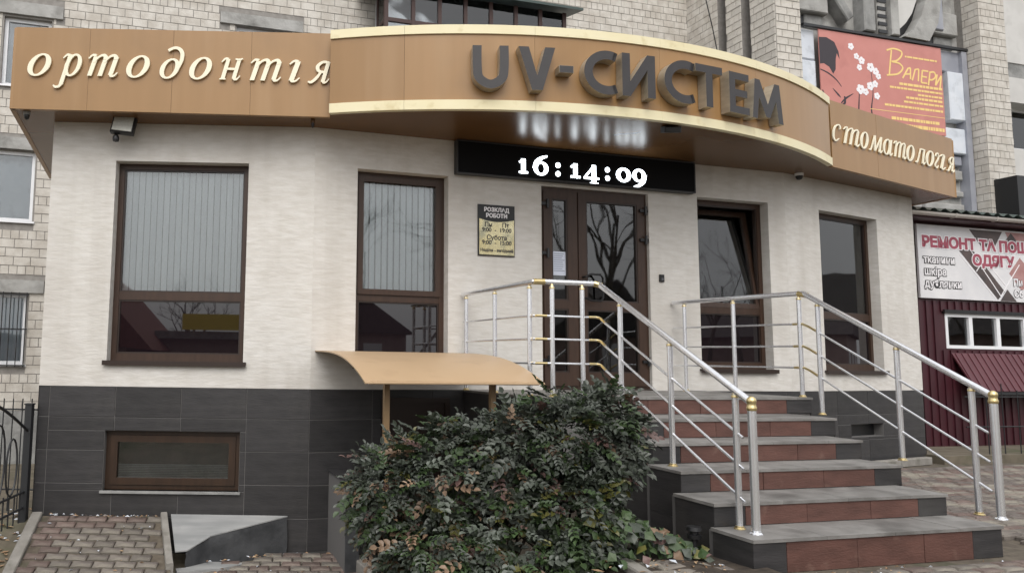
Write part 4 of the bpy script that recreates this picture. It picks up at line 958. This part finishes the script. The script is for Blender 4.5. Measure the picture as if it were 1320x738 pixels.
for z in (3.1, 3.45, 3.8, 4.1): blk(10.6, 11.62, z, z + (.20 if z != 3.45 else .12), .1 + .04 * (z % .3), M_conc if z < 4 else M_sheetg)
blk(10.0, 11.8, 2.95, 3.12, .22, M_sheetg)
MB().box(11.66, 11.80, ys_ - .05, ys_ + .15, 2.5, 6.5).build('edge_strip', M_sheetg, scr)
# loggia further right
lg = MB().box(12.56, 18, 4.0, 4.3, 6.9, 9).box(12.56, 18, 3.75, 4.3, 5.85, 6.42).box(12.56, 18, 4.0, 4.3, 2, 4.9).build('loggia_wall', M_plaster2, ab)
MB().box(12.56, 18, 4.02, 4.3, 6.42, 6.9).build('loggia_shade', M_concd, ab)  # darker concrete band stands in for the shaded slab underside
w = frame_mb(13.2, 17, 4.9, 5.85, 4.1, 4.17, .05); w.box(14.25, 14.32, 4.102, 4.17, 4.95, 5.8).box(15.4, 15.47, 4.102, 4.17, 4.95, 5.8); w = w.build('window', M_white, ab)
MB().box(13.25, 16.95, 4.13, 4.136, 4.95, 5.8).build('pane', M_glass, w)
MB().box(12.6, 18, 5.2, 5.3, 2, 9).build('loggia_back', M_room, ab)
bx = thing('black_box_sign', 'C', (12.4, 2.2, 2.5), 'plain black box sign on the brick pier above the annex roof', 'sign')
MB().box(11.93, 13.0, 2.5, 2.92, 2.94, 3.76).build('case', M_black, bx)
# red advertising banner
rbn = thing('red_banner', 'C', (9.55, 3.0, 4.6), 'red salon advertising banner with black haired figure, white blossoms and yellow lettering', 'banner')
BX0, BX1, BZ0, BZ1 = 8.0, 11.11, 4.66, 6.50; yf = ys_ - .04
MB().box(BX0, BX1, yf, yf + .02, BZ0, BZ1).build('sheet', M_ban, rbn)
MB().box(7.62, 11.84, yf - .03, yf + .03, 6.515, 6.565).build('top_rail', M_iron, rbn)
def bp(px, py):       # banner print: from a sketch grid (0..100 across, 0..100 down) to the sheet
    return (BX0 + (BX1 - BX0) * px / 100, BZ1 - (BZ1 - BZ0) * py / 100)
m = MB(); yy = yf - .002
m.prism([bp(*p) for p in ((0, 9), (6, 8), (12, 12), (15, 22), (15.5, 30), (13.5, 24), (12.5, 30), (12, 42), (10, 47), (7, 40), (3, 37), (0, 38))], yy, yf - .0005)
m.ribbon([bp(*p) for p in ((0, 44), (6, 47), (12, 53), (16, 60))], [.02, .03, .025, .01], yy, yf - .0005)
m.ribbon([bp(*p) for p in ((9, 63), (13, 69), (15, 72))], [.01, .04, .01], yy, yf - .0005)
m.ribbon([bp(*p) for p in ((15, 78), (19, 72), (25, 66))], [.02, .04, .01], yy - .0005, yf - .0005)
m.ribbon([bp(*p) for p in ((18, 70), (18, 77), (15, 80))], [.03, .05, .01], yy - .001, yf - .0005)
m.ribbon([bp(*p) for p in ((1, 66), (4, 78), (8, 86))], [.02, .06, .02], yy, yf - .0005)
m.ribbon([bp(*p) for p in ((30, 62), (29, 78), (28, 96))], [.015, .03, .02], yy, yf - .0005); m.ribbon([bp(*p) for p in ((40, 34), (41, 60), (39, 80), (40, 92))], [.012, .015, .03, .04], yy, yf - .0005)
m.build('figure_print', M_banhair, rbn)['kind'] = 'stuff'
m = MB()
for (px, py, s_) in ((25, 14, 1), (29, 24, .9), (33, 28, 1.1), (31, 36, .9), (40, 34, 1.3), (44, 38, 1.1), (46, 43, .9), (39, 55, 1.2), (43, 52, 1.0), (31, 60, 1.4), (35, 62, 1.0), (44, 65, 1.0)):
    for j in range(5):
        a = 2 * math.pi * j / 5 + px; c = bp(px, py); r_ = .042 * s_
        cx, cz = c[0] + r_ * math.cos(a), c[1] + r_ * math.sin(a); e_ = .0003 * j
        m.prism([(cx + r_ * .8 * math.cos(t), cz + r_ * .8 * math.sin(t)) for t in [2 * math.pi * q / 8 for q in range(8)]], yy - .001 - e_, yf - .0005)
m.build('blossom_print', M_banwht, rbn)['kind'] = 'stuff'
# hand lettered name: В А Л Е Р И
def pen(mb, strokes, e0, w=.035):
    for i, s_ in enumerate(strokes): mb.ribbon([bp(*p) for p in s_], w, e0 - .0004 * i, yf - .0005, smooth=len(s_) > 3)
for strokes in ([((58, 11), (56.5, 25), (55, 40)), ((54, 12), (60, 9), (66, 11), (66, 16), (62, 22), (57.5, 24)), ((58, 24), (64, 25), (66.5, 30), (62, 37), (53, 40))],
                [((66, 41), (71, 29), (73, 28)), ((73, 28), (72.5, 41)), ((68, 36), (73, 35))], [((74, 42), (77, 29), (80, 28)), ((80, 28), (79, 42))],
                [((83, 29), (81.5, 43)), ((83, 29), (88, 29)), ((82, 36), (86.5, 36)), ((81.5, 43), (86.5, 43))], [((89.5, 29), (87.5, 45)), ((89, 30), (93, 29), (94, 34), (91, 38), (88.5, 38))], [((95.5, 31), (93.5, 44)), ((93.5, 44), (99, 32)), ((99, 32), (97, 48))]):
    m = MB(); pen(m, strokes, yy - .001, .034); m.build('letter', M_banyel, rbn)
m = MB()
for (p0, p1, z, h) in ((69, 96, 16, .035), (63, 99, 47.5, .05), (55, 99, 52.5, .04), (78, 99, 57.5, .04), (68, 99, 62, .045), (66, 99, 67, .04), (50, 99, 73, .045), (38, 100, 80, .012), (55, 95, 87, .06), (58, 99, 94, .07)):
    x = p0
    while x < p1:
        x2 = min(p1, x + random.uniform(1.2, 4.5)); a, b = bp(x, z), bp(x2, z)
        m.box(a[0], b[0], yy - .0004, yf - .0005, a[1] - h / 2, a[1] + h / 2); x = x2 + (.5 if h > .02 else 0)
m.build('small_print', M_banyel, rbn)['kind'] = 'stuff'

# ------------------------------------------------------------------ burgundy annex on the right
ax = thing('workshop_annex', 'C', (9.5, 1.5, Z0), 'low burgundy metal clad workshop with white strip window', 'building')
YX = 1.43; A0, A1 = 7.2, 15.0; HW = (8.41, 12.4, .322, .90)
aw = wall_holes(A0, A1, -1.5, 2.48, [HW], .12, y=YX).build('wall', M_burg, ax)
m = MB(); x = A0
while x < A1:
    for z0_, z1_ in ((((-1.45, 1.10),) if not (HW[0] - .1 < x < HW[1]) else ((-1.45, HW[2] - .03), (HW[3] + .03, 1.10)))):
        m.box(x, x + .06, YX - .022, YX, z0_, z1_)
    x += .16
m.build('cladding_rib', M_burg, ax)
w = frame_mb(*HW, YX - .01, YX + .06, .055); x = HW[0] + .56
while x < HW[1] - .2: w.box(x - .04, x + .04, YX - .008, YX + .06, HW[2] + .05, HW[3] - .05); x += .62
w = w.build('window', M_white, ax); MB().box(HW[0] + .05, HW[1] - .05, YX + .03, YX + .036, HW[2] + .05, HW[3] - .05).build('pane', M_glass, w)
MB().box(HW[0] - .05, HW[1], YX - .05, YX + .0, HW[3] + .0, HW[3] + .06).build('window_hood', M_black, ax)
MB().box(HW[0], HW[1], YX + .3, YX + .32, HW[2] - .3, HW[3] + .3).build('room_wall', mat('workshop_room', (.34, .36, .31), (.46, .47, .42), .9, scale=2), ax)
for x in (8.75, 9.35, 9.95): MB().box(x, x + .12, YX + .1, YX + .104, HW[2], HW[3]).build('curtain', M_sheetw, w)
# awning over the basement hatch
m = MB(); m.v = [(8.49, YX - .02, .25), (12.5, YX - .02, .25), (12.5, YX - .34, -.36), (8.55, YX - .34, -.36)]; m.v += [(a, b + .015, c - .02) for a, b, c in m.v]
m.f = [(0, 1, 2, 3), (7, 6, 5, 4), (0, 4, 5, 1), (1, 5, 6, 2), (2, 6, 7, 3), (3, 7, 4, 0)]; m.mi = [0] * 6
an = m.build('awning', M_burgl, ax)
for i in range(28):
    x = 8.55 + i * .14; m = MB(); m.v = [(x, YX - .035, .245), (x + .022, YX - .035, .245), (x + .022, YX - .352, -.36), (x, YX - .352, -.36), (x, YX - .02, .24), (x + .022, YX - .02, .24), (x + .022, YX - .335, -.365), (x, YX - .335, -.365)]
    m.f = [(0, 1, 2, 3), (0, 4, 5, 1), (1, 5, 6, 2), (2, 6, 7, 3), (3, 7, 4, 0)]; m.mi = [0] * 5; m.build('seam', M_burgl, an)
MB().box(8.50, 8.56, YX - .30, YX - .26, -1.2, -.33).box(8.5, 12.5, YX - .345, YX - .30, -.42, -.372).build('awning_frame', M_iron, ax)
# roof edge with wavy metal tiles, gutter
m = MB(); nW = 150; xa, xb = 6.9, 15.2; rows_ = 4
for j in range(rows_):
    for i in range(nW + 1):
        x = xa + (xb - xa) * i / nW; y = YX - .35 + 2.2 * j / (rows_ - 1); m.v.append((x, y, 2.545 + .55 * j / (rows_ - 1) + .028 * math.sin(x * 2 * math.pi / .23)))
m.f = [(j * (nW + 1) + i, j * (nW + 1) + i + 1, (j + 1) * (nW + 1) + i + 1, (j + 1) * (nW + 1) + i) for j in range(rows_ - 1) for i in range(nW)]; m.mi = [0] * len(m.f)
rf = m.build('roof', M_green, ax, smooth=True)
m = MB()
for j in range(9):
    t = math.pi + math.pi * j / 8
    for x in (xa, xb): m.v.append((x, YX - .33 + .055 * math.cos(t), 2.49 + .055 * math.sin(t)))
m.f = [(j * 2, j * 2 + 1, j * 2 + 3, j * 2 + 2) for j in range(8)]; m.mi = [0] * 8
gt = m.build('gutter', M_gutter, ax, smooth=True)
for x in (8.3, 9.2, 10.1): MB().tube([(x, YX - .395, 2.50), (x, YX - .37, 2.435), (x, YX - .30, 2.43), (x, YX - .2, 2.47)], .008, 6).build('bracket', M_gutter, gt)
MB().box(A0, A1, YX - .28, YX + .0, 2.40, 2.47).build('eaves_board', M_burg, ax)
# shop banner on the annex
sg = thing('repair_shop_banner', 'C', (9.8, 1.38, 1.13), 'pale clothing repair banner with red lettering and dark diamond pattern on the burgundy workshop', 'banner')
yf = YX - .06; X0, X1, Z0b, Z1b = 7.85, 11.6, 1.135, 2.355
MB().box(X0, X1, yf, YX - .024, Z0b, Z1b).build('sheet', M_sgn, sg)
def poly(pts, m_, e, nm='pattern'): return MB().prism(pts, yf - e, yf - .0002).build(nm, m_, sg)
poly([(8.72, 1.98), (9.05, 1.98), (9.72, 1.30), (9.55, 1.16)][::1], M_sgnd, .002)
poly([(9.60, 1.14), (9.78, 1.34), (9.98, 1.14)], M_sgnd, .0024)
poly([(9.0, 2.33), (9.75, 2.33), (9.55, 2.05), (9.25, 2.05)], M_sgnd, .0022); poly([(9.82, 2.33), (11.5, 2.33), (11.5, 2.08), (9.95, 2.08)], M_sgnr, .002)
poly([(9.85, 1.62), (10.12, 1.90), (10.42, 1.62), (10.12, 1.32)], M_sgnr, .0022); poly([(10.5, 1.25), (10.9, 1.68), (11.3, 1.25), (10.9, 1.14)], M_sgnd, .0022)
poly([(9.75, 2.12), (9.95, 2.32), (10.15, 2.12), (9.95, 1.95)], M_sgnd, .0026)
m = MB()
for a, b in (((9.02, 1.95), (9.62, 1.22)), ((9.62, 1.22), (10.1, 1.78)), ((8.75, 1.9), (9.5, 1.18)), ((9.45, 1.70), (9.75, 1.40)), ((9.1, 1.62), (9.4, 1.95))): m.ribbon([a, b], .018, yf - .0035 - len(m.v) * 1e-6, yf - .0002)
m.build('pattern_line', M_banwht, sg)
text('halo', 'РЕМОНТ ТА ПОШИВ', .24, sg, 7.93, yf - .005, 2.06, M_banwht, 'LEFT', bold=.028, extrude=.0005, sx=1.16)
text('lettering', 'РЕМОНТ ТА ПОШИВ', .24, sg, 7.93, yf - .0075, 2.06, M_sgnt, 'LEFT', bold=.013, extrude=.0005, sx=1.16)
text('halo', 'ОДЯГУ', .24, sg, 9.50, yf - .0054, 1.80, M_banwht, bold=.028, extrude=.0005, sx=1.16); text('lettering', 'ОДЯГУ', .24, sg, 9.50, yf - .0079, 1.80, M_sgnt, bold=.013, extrude=.0005, sx=1.16)
for s_, z in (('тканини', 1.77), ('шкіра', 1.57), ('дублянки', 1.37)):
    text('halo', s_, .175, sg, 7.95, yf - .005, z, MATS['grey_bezel'], 'LEFT', bold=.016, extrude=.0005); text('lettering', s_, .175, sg, 7.95, yf - .0075, z, M_banwht, 'LEFT', bold=.004, extrude=.0005)
for s_, z in (('Пн - Пт', 1.46), ('Сб - Нед', 1.27)):
    text('halo', s_, .165, sg, 9.92, yf - .005, z, MATS['grey_bezel'], 'LEFT', bold=.012, extrude=.0005); text('lettering', s_, .165, sg, 9.92, yf - .0075, z, M_banwht, 'LEFT', bold=.005, extrude=.0005)
# verge and low fence before the annex
o = MB().box(6.8, 14, .35, 1.42, -1.6, -1.26).build('verge_ground', M_earth, None, frame='C'); tag(o, kind='structure')
lf = thing('low_iron_fence', 'C', (10, .4, Z0), 'low black iron fence in front of the burgundy workshop', 'fence')
for z in (-.86, -.42): MB().tube([(7.4, .45, z), (13.5, .45, z)], .010, 6).build('rail', M_iron, lf)
x = 7.5
while x < 13.5: MB().tube([(x, .45, -1.3), (x, .45, -.22 if int(x / .32) % 2 else -.32)], .008, 6).build('bar', M_iron, lf); x += .32
MB().tube([(9.5, .44, -.42), (9.75, .44, -.46), (9.92, .44, -.65), (10.0, .44, -.86), (10.15, .44, -1.0), (10.3, .44, -1.03)], .009, 6).build('scroll', M_iron, lf)

# ------------------------------------------------------------------ iron fence on the left
f1 = thing('garden_fence', 'W', (-3.43, 7.6, -1.7), 'black iron fence with arched rail and ring scrolls beside the brick ramp', 'fence')
FX = -3.45
MB().box(FX - .035, FX + .035, 8.03, 8.10, -1.85, -.53).box(FX - .042, FX + .042, 8.023, 8.107, -.53, -.515).build('post', M_iron, f1)
MB().box(FX - .035, FX + .035, 5.35, 5.42, -1.95, -.53).build('post', M_iron, f1)
def frail(z0, z1, r=.013): MB().tube([(FX, 8.05, z0), (FX, 5.4, z1)], r, 8).build('rail', M_iron, f1)
frail(-1.42, -1.50); frail(-1.58, -1.66)
ap = [(FX, 8.05 - 2.65 * t, -.80 + .42 * math.sin(math.pi * t) - .04 * t) for t in [i / 20 for i in range(21)]]
MB().tube(ap, .015, 8).build('arched_rail', M_iron, f1, smooth=True)
for i in range(21):
    y = 7.95 - i * .122; MB().tube([(FX, y, -1.72), (FX, y, -1.44 if i % 3 else -1.40)], .008, 6).build('baluster', M_iron, f1)
for cy, cz, rz_, ry_ in ((7.72, -1.13, .28, .12), (7.42, -1.05, .36, .14), (7.1, -1.0, .40, .15), (6.7, -.98, .42, .16), (6.3, -1.0, .40, .15)):
    MB().tube([(FX, cy + ry_ * math.cos(t), cz + rz_ * math.sin(t)) for t in [2 * math.pi * i / 20 for i in range(21)]], .010, 6, cap=False).build('ring_scroll', M_iron, f1, smooth=True)
f2 = thing('rear_picket_fence', 'W', (-4.5, 8.6, -1.7), 'thin dark picket fence along the flats behind the arched fence', 'fence')
for z in (-.62, -1.5): MB().tube([(-3.5, 8.62, z), (-7.5, 8.72, z)], .010, 6).build('rail', M_iron, f2)
for i in range(34): x = -3.56 - i * .105; MB().tube([(x, 8.62, -1.75), (x, 8.62, -.50)], .007, 6).build('picket', M_iron, f2)
# low verge left with dry leaves
def verge_z(X, Y):
    zi = ramp_z(max(Y, 6.9)) - .01 if Y < 8.2 else -1.68
    t = max(0, min(1, (-3.34 - X) / .9)); return zi + (-1.76 - zi) * t
vm = MB(); vxs = [-9, -6, -4.6, -4.2, -3.9, -3.7, -3.5, -3.36, -3.2]; vys = [5.2, 6.0, 6.6, 6.9, 7.2, 7.5, 7.8, 8.1, 8.4, 9.5, 13]
vm.v = [(x + (0 if x < -3.25 else .16 * max(0, min(1, (8.15 - y) / 1.1)) - .14), y, verge_z(x, y) + (random.uniform(-.012, .012) if x > -5 else 0)) for y in vys for x in vxs]; nv = len(vxs)
vm.f = [(j * nv + i, j * nv + i + 1, (j + 1) * nv + i + 1, (j + 1) * nv + i) for j in range(len(vys) - 1) for i in range(nv - 1)]; vm.mi = [0] * len(vm.f)
o = vm.build('verge_ground', M_earth, None, smooth=True); o.location = (0, 0, E); tag(o, kind='structure')
lv = MB()
def litter(X, Y, z, s_):
    a = random.uniform(0, 6.28); c, d__ = math.cos(a) * s_, math.sin(a) * s_; h = random.uniform(.004, .02)
    lv.add([(X - c, Y - d__, z + .004), (X + d__ * .4, Y - c * .4, z + h), (X + c, Y + d__, z + .006), (X - d__ * .4, Y + c * .4, z + h * .6)], [(0, 1, 2), (0, 2, 3)], random.choice((0, 0, 1)))
for i in range(420): X, Y = random.uniform(-4.6, -3.3), random.uniform(6.6, 8.6); litter(X, Y, verge_z(X, Y) + .006, random.uniform(.03, .06))
for i in range(26): X, Y = random.uniform(-3.2, -1.9), random.uniform(7.1, 8.0); litter(X, Y, ramp_z(Y) + .003, random.uniform(.012, .03))
for i in range(22): X, Y = random.uniform(-1.5, .0), random.uniform(6.9, 7.7); litter(X, Y, ground_z(X, Y) + .014, random.uniform(.012, .03))
for i in range(40): X, Y = random.uniform(1.95, 2.5), random.uniform(4.8, 5.35); litter(X, Y, Z0 + .013, random.uniform(.01, .025))
for i in range(40): X = random.uniform(2.6, 5.2); litter(X, 4.9 + (X - 2.5) * .27 + random.uniform(-.1, .05), Z0 + .013, random.uniform(.008, .018))
for i in range(46): t_ = random.random(); litter(-3.3 + 1.25 * t_ + random.uniform(-.03, .03), 8.12 + random.uniform(-.05, .03), ramp_z(8.12) + .01, random.uniform(.012, .03))
for i in range(30): X = random.uniform(-1.5, -.2); litter(X, cheek_y(X) - .10 + random.uniform(-.05, .03), ground_z(X, 7.9) + .016, random.uniform(.012, .03))
for i in range(60): X = random.uniform(.3, 2.3); litter(X, random.uniform(4.9, 5.4), ground_z(X, 5.2) + .02, random.uniform(.02, .045))
o = lv.build('fallen_leaves', [M_dry, M_sheetw], None); o.location = (0, 0, E); tag(o, 'dry fallen leaves and paper scraps scattered over paving and verge', 'leaves', kind='stuff')

# ------------------------------------------------------------------ shrub (pinnate evergreen leaves) and ivy
def leaf_geo(n_pair, L_, w, rnd, curl):
    mb = MB()
    def leaflet(base, ang, ln, wd, z):
        d = Vector((math.cos(ang), math.sin(ang), 0)); s_ = Vector((-d.y, d.x, 0)); up = Vector((0, 0, 1)); b = Vector(base)
        mb.add([b, b + d * ln * .35 + s_ * wd + up * wd * .35, b + d * ln * .75 + s_ * wd * .75 + up * wd * .2, b + d * ln - up * ln * .18, b + d * ln * .75 - s_ * wd * .75 + up * wd * .2, b + d * ln * .35 - s_ * wd + up * wd * .35, b + d * ln * .5 - up * .003],
               [(0, 6, 1), (1, 6, 2), (2, 6, 3), (3, 6, 4), (4, 6, 5), (5, 6, 0)])
    for i in range(n_pair):
        t = (i + .7) / (n_pair + .6); x = L_ * t; z = -curl * t * t
        for sg_ in (1, -1):
            leaflet((x, 0, z), sg_ * R(58 - 16 * t + rnd.uniform(-18, 18)), L_ * .37 * rnd.uniform(.75, 1.2), w * rnd.uniform(.85, 1.15), z)
    leaflet((L_, 0, -curl), rnd.uniform(-.2, .2), L_ * .40, w, -curl)
    mb.add([(0, -.003, 0), (0, .003, 0), (L_, .002, -curl), (L_, -.002, -curl)], [(0, 1, 2, 3)])
    return mb
rl = random.Random(11)
VAR = [leaf_geo(rl.choice((3, 3, 4)), rl.uniform(.105, .145), rl.uniform(.0145, .0205), rl, rl.uniform(.01, .05)) for _ in range(6)]
LM = {}
bush = thing('evergreen_shrub', 'W', (1.1, 5.75, -1.75), 'large dark evergreen shrub with holly like leaves in front of the steps', 'shrub')
EL = [((.26, 5.88, -1.06), (.30, .34, .42)), ((.66, 5.83, -.90), (.40, .40, .44)), ((1.13, 5.8, -.78), (.40, .40, .42)), ((1.58, 5.78, -.64), (.38, .38, .42)), ((1.80, 5.75, -.56), (.28, .32, .36)),
      ((.60, 5.62, -1.42), (.40, .40, .40)), ((1.1, 5.55, -1.36), (.50, .42, .44)), ((1.55, 5.58, -1.15), (.34, .36, .42)), ((1.35, 5.5, -1.5), (.42, .36, .3))]
TR_ = Vector((0, 0, 0))
cand = []
tries = 0
while len(cand) < 4000 and tries < 90000:
    tries += 1
    c, r_ = rl.choice(EL); d = Vector((rl.gauss(0, 1), rl.gauss(0, 1), rl.gauss(0, 1))).normalized()
    if d.y > .7: continue
    lump = 1 + .12 * math.sin(7 * d.x + 3 * c[0]) * math.sin(6 * d.z + 5 * c[0]) 
    k = (rl.uniform(.72, 1.0) if rl.random() < .78 else rl.uniform(.35, .72)) * lump; p = Vector((c[0] + d.x * r_[0] * k, c[1] + d.y * r_[1] * k, c[2] + d.z * r_[2] * k))
    deep = False
    for c2, r2 in EL:
        if c2 is c: continue
        q = ((p.x - c2[0]) / r2[0]) ** 2 + ((p.y - c2[1]) / r2[1]) ** 2 + ((p.z - c2[2]) / r2[2]) ** 2
        if q < .55: deep = True
    if deep or p.z < -1.85: continue
    nrm = Vector((d.x / r_[0], d.y / r_[1], d.z / r_[2])).normalized()
    fwd = (nrm * rl.uniform(.3, 1) + Vector((rl.gauss(0, .55), rl.gauss(0, .35), rl.uniform(-.65, .15)))).normalized()
    up = (Vector((rl.gauss(0, .3), -.35 + rl.gauss(0, .3), .9)) + nrm * .7).normalized()
    side = up.cross(fwd)
    if side.length < .1: continue
    side.normalize(); up = fwd.cross(side)
    lowness = (p.z + 1.85) / 1.8
    x = rl.random() if not (p.x > 1.35 and p.z < -1.05 and rl.random() < .45) else .3
    leftish = max(0, .9 - p.x)
    ptan = .02 + .26 * leftish * (1 - lowness) + .05 * (1 - lowness)
    if x < ptan: mi = 3
    elif x < ptan + .03: mi = 4
    elif x < ptan + .06 + .05 * (1 - lowness): mi = 5
    elif x == .3 or x < ptan + .06 + .05 * (1 - lowness) + .12 + .18 * (1 - lowness): mi = 2
    else: mi = 0 if rl.random() < .52 else 1
    cand.append((p, fwd, side, up, mi, rl.randrange(6), rl.uniform(.65, 1.25)))
camp = Vector((0, 0, 0)); cand.sort(key=lambda c: (c[0] - camp).length)
restl = MB()
nl_ = 0
for (p, f_, s_, u_, mi, vi, sc_) in cand:
    mt = Matrix((f_, s_, u_)).transposed().to_4x4()
    if nl_ < 300 and p.z > -1.62:
        key = (vi, mi)
        if key not in LM: LM[key] = VAR[vi].mesh('leaf', LEAFM[mi], recalc=False)
        inst('leaf', LM[key], bush, p, mt.to_euler(), (sc_, sc_, sc_)); nl_ += 1
    else:
        restl.add([p + (mt.to_3x3() @ (Vector(v) * sc_)) for v in VAR[vi].v], VAR[vi].f, mi)
me = restl.mesh('foliage', LEAFM, BASE[bush.name], recalc=False); o = bpy.data.objects.new('foliage', me); COL.objects.link(o); o.parent = bush; o['kind'] = 'stuff'
sm = MB()
for i in range(46):
    c, r_ = rl.choice(EL); b = Vector((rl.uniform(.5, 1.8), rl.uniform(5.5, 5.9), -1.9)); e = Vector((c[0] + rl.uniform(-.5, .5) * r_[0], c[1] + rl.uniform(-.4, .3) * r_[1], c[2] + rl.uniform(-.1, .6) * r_[2]))
    mm_ = (b + e) / 2 + Vector((rl.uniform(-.1, .1), rl.uniform(-.1, .1), .1)); sm.tube([b, mm_, e], [.014, .010, .005], 5)
o = sm.build('stem', M_stem, bush); o['kind'] = 'stuff'
ivy = thing('ivy_plant', 'W', (2.2, 5.4, -1.4), 'low ivy and creeping greenery at the foot of the steps beside the shrub', 'plant')
iv = MB()
for i in range(300):
    X = rl.uniform(1.55, 2.46); Y = rl.uniform(5.2, 5.75) + (X - 2) * .12; hmax = max(0, .42 - (X - 1.6) * .50); Z = -1.36 + rl.random() * hmax + rl.uniform(0, .06)
    if Y < 5.38 and X > 1.95: Y += .15
    s_ = rl.uniform(.028, .05); nrm = Vector((rl.gauss(0, .5), -.7 + rl.gauss(0, .4), .7 + rl.gauss(0, .3))).normalized(); a = nrm.orthogonal().normalized(); b = nrm.cross(a); th = rl.uniform(0, 6.28)
    a, b = a * math.cos(th) + b * math.sin(th), b * math.cos(th) - a * math.sin(th); p = Vector((X, Y, Z))
    iv.add([p - a * s_, p - a * .3 * s_ + b * s_, p + a * .3 * s_ + b * .6 * s_, p + a * 1.1 * s_, p + a * .3 * s_ - b * .6 * s_, p - a * .3 * s_ - b * s_, p + nrm * .006],
           [(0, 1, 6), (1, 2, 6), (2, 3, 6), (3, 4, 6), (4, 5, 6), (5, 0, 6)], rl.choices((2, 5, 1, 4, 3, 0), (8, .9, 2, .8, .8, 2))[0])
me = iv.mesh('foliage', LEAFM, BASE[ivy.name], recalc=False); o = bpy.data.objects.new('foliage', me); COL.objects.link(o); o.parent = ivy; o['kind'] = 'stuff'
vc = thing('vent_cap', 'W', (2.40, 5.52, -1.38), 'small dark capped pipe stub among the ivy by the bottom step', 'pipe cap')
MB().lathe((2.40, 5.52, -1.40), [(.022, 0), (.022, .17), (.05, .175), (.052, .20), (.03, .205), (.03, .225), (.055, .23), (.05, .255), (.01, .262)], 14).build('cap', M_black, vc, smooth=True)

# ------------------------------------------------------------------ across the street (seen mirrored in the panes)
def bare_tree(x, y, h, seed, lab):
    rt = random.Random(seed); t = thing('bare_tree', 'W', (x, y, Z0), lab, 'tree', 'bare trees across the street')
    tk, cr = MB(), MB()
    def grow(p, d, ln, r_, lev):
        pts = [p]; q = p.copy(); dd = d.copy(); n = 3
        for i in range(n): dd = (dd + Vector((rt.gauss(0, .12), rt.gauss(0, .12), .05))).normalized(); q = q + dd * ln / n; pts.append(q.copy())
        (tk if lev < 2 else cr).tube(pts, [r_ * (1 - .45 * i / n) for i in range(n + 1)], 6 if lev < 2 else 4, cap=False)
        if lev >= 5: return
        for j in range((5 if lev == 0 else 3)):
            f = rt.uniform(.35, 1) if lev else rt.uniform(.4, 1); k = min(n - 1, int(f * n)); b = pts[k].lerp(pts[k + 1], f * n - k) if k < n else pts[n]
            a = dd.orthogonal().normalized(); b2 = dd.cross(a); th = rt.uniform(0, 6.28); sp = rt.uniform(.45, .85)
            grow(b, (dd + (a * math.cos(th) + b2 * math.sin(th)) * sp).normalized(), ln * rt.uniform(.5, .72), r_ * .52, lev + 1)
    grow(Vector((x, y, Z0 - .1)), Vector((0, 0, 1)), h * .5, .115, 0)
    tk.build('trunk', M_bark, t); cr.build('crown', M_bark, t)
for x, y, h, sd_, lb_ in ((20, -5.5, 15, 31, 'slender bare tree across the street mirrored in the wide door leaf'), (23, -9, 16, 32, 'tall bare tree behind the others across the street'), (17.5, -6.5, 14, 37, 'bare tree mirrored in the narrow door leaf'),
                          (17, -19, 15, 33, 'bare tree mirrored in the window beside the plaque'), (8.5, -22, 12, 38, 'bare tree at the kerb left of the window reflection'), (27, -4, 15, 34, 'bare tree mirrored in the tilted window'), (30, -8, 15, 39, 'bare tree mirrored at the edge of the tilted window'),
                          (34, 4, 15, 35, 'bare tree mirrored in the last window'), (-7.5, -24, 6, 36, 'low bare tree beside the red roofed house')):
    bare_tree(x, y, h, sd_, lb_)
hs2 = thing('red_roofed_house', 'W', (-11, -13, Z0), 'red roofed house across the street mirrored in the lower pane', 'house')
MB().box(-15, -7.6, -17, -11, Z0 - .1, 1.2).build('wall', M_house, hs2)
m = MB(); m.prism([(-15.6, 1.0), (-6.6, .2), (-10.6, 4.6)], -10.7, -17.3); m.build('roof', M_redroof, hs2)
for (x, y, w_, lab_, hh) in ((13.5, -21, 9, 'added long grey house across the street mirrored in the window beside the plaque', 2.6), (25.5, -14, 9, 'added dark roofed house across the street mirrored in the door', 2.5), (36, -9, 8, 'added house across the street mirrored in the tilted window', 2.8), (44, 5, 9, 'added house across the street mirrored in the last window', 3.2)):
    h_ = thing('added_street_house', 'W', (x, y, Z0), lab_, 'house', 'added houses across the street')  # unseen houses added to darken the reflections in the lower panes
    MB().box(x - w_ / 2, x + w_ / 2, y - 4, y + 4, Z0 - .1, hh * .55).build('wall', M_house, h_)
    m = MB(); m.prism([(x - w_ / 2 - .4, hh * .5), (x + w_ / 2 + .4, hh * .5), (x, hh * 1.6)], y - 4.3, y + 4.3); m.build('roof', M_slateroof, h_)
    for k in range(3): MB().box(x - w_ / 2 + 1.2 + k * 2.6, x - w_ / 2 + 2.3 + k * 2.6, y + 3.99, y + 4.02, -.5, .8).build('window', M_white, h_)
lb2 = thing('flat_roofed_shop', 'W', (-4, -15, Z0), 'low flat roofed shop across the street mirrored in the lower pane', 'building')
MB().box(-7, 1.5, -18, -14, Z0 - .1, .7).build('wall', M_house, lb2); MB().box(-7.2, 1.7, -18.2, -13.6, .7, 1.0).build('roof', M_concd, lb2)
yb_ = thing('yellow_sign_board', 'W', (-4.6, -13.5, 1.0), 'plain yellow sign board over the shop across the street', 'sign')
MB().box(-6.1, -3.6, -13.55, -13.45, 1.05, 1.68).build('board', M_yel, yb_)

# lettering curves become plain meshes
bpy.context.view_layer.update(); dg = bpy.context.evaluated_depsgraph_get(); done = []
for o in TEXTS: done.append((o, bpy.data.meshes.new_from_object(o.evaluated_get(dg))))
for o, me in done:
    n = o.name; q = bpy.data.objects.new('lettering_mesh', me); COL.objects.link(q); q.parent = o.parent; q.location = o.location; q.rotation_euler = o.rotation_euler; q.scale = o.scale
    if o.data.size < .09: q['kind'] = 'stuff'
    bpy.data.objects.remove(o); q.name = n
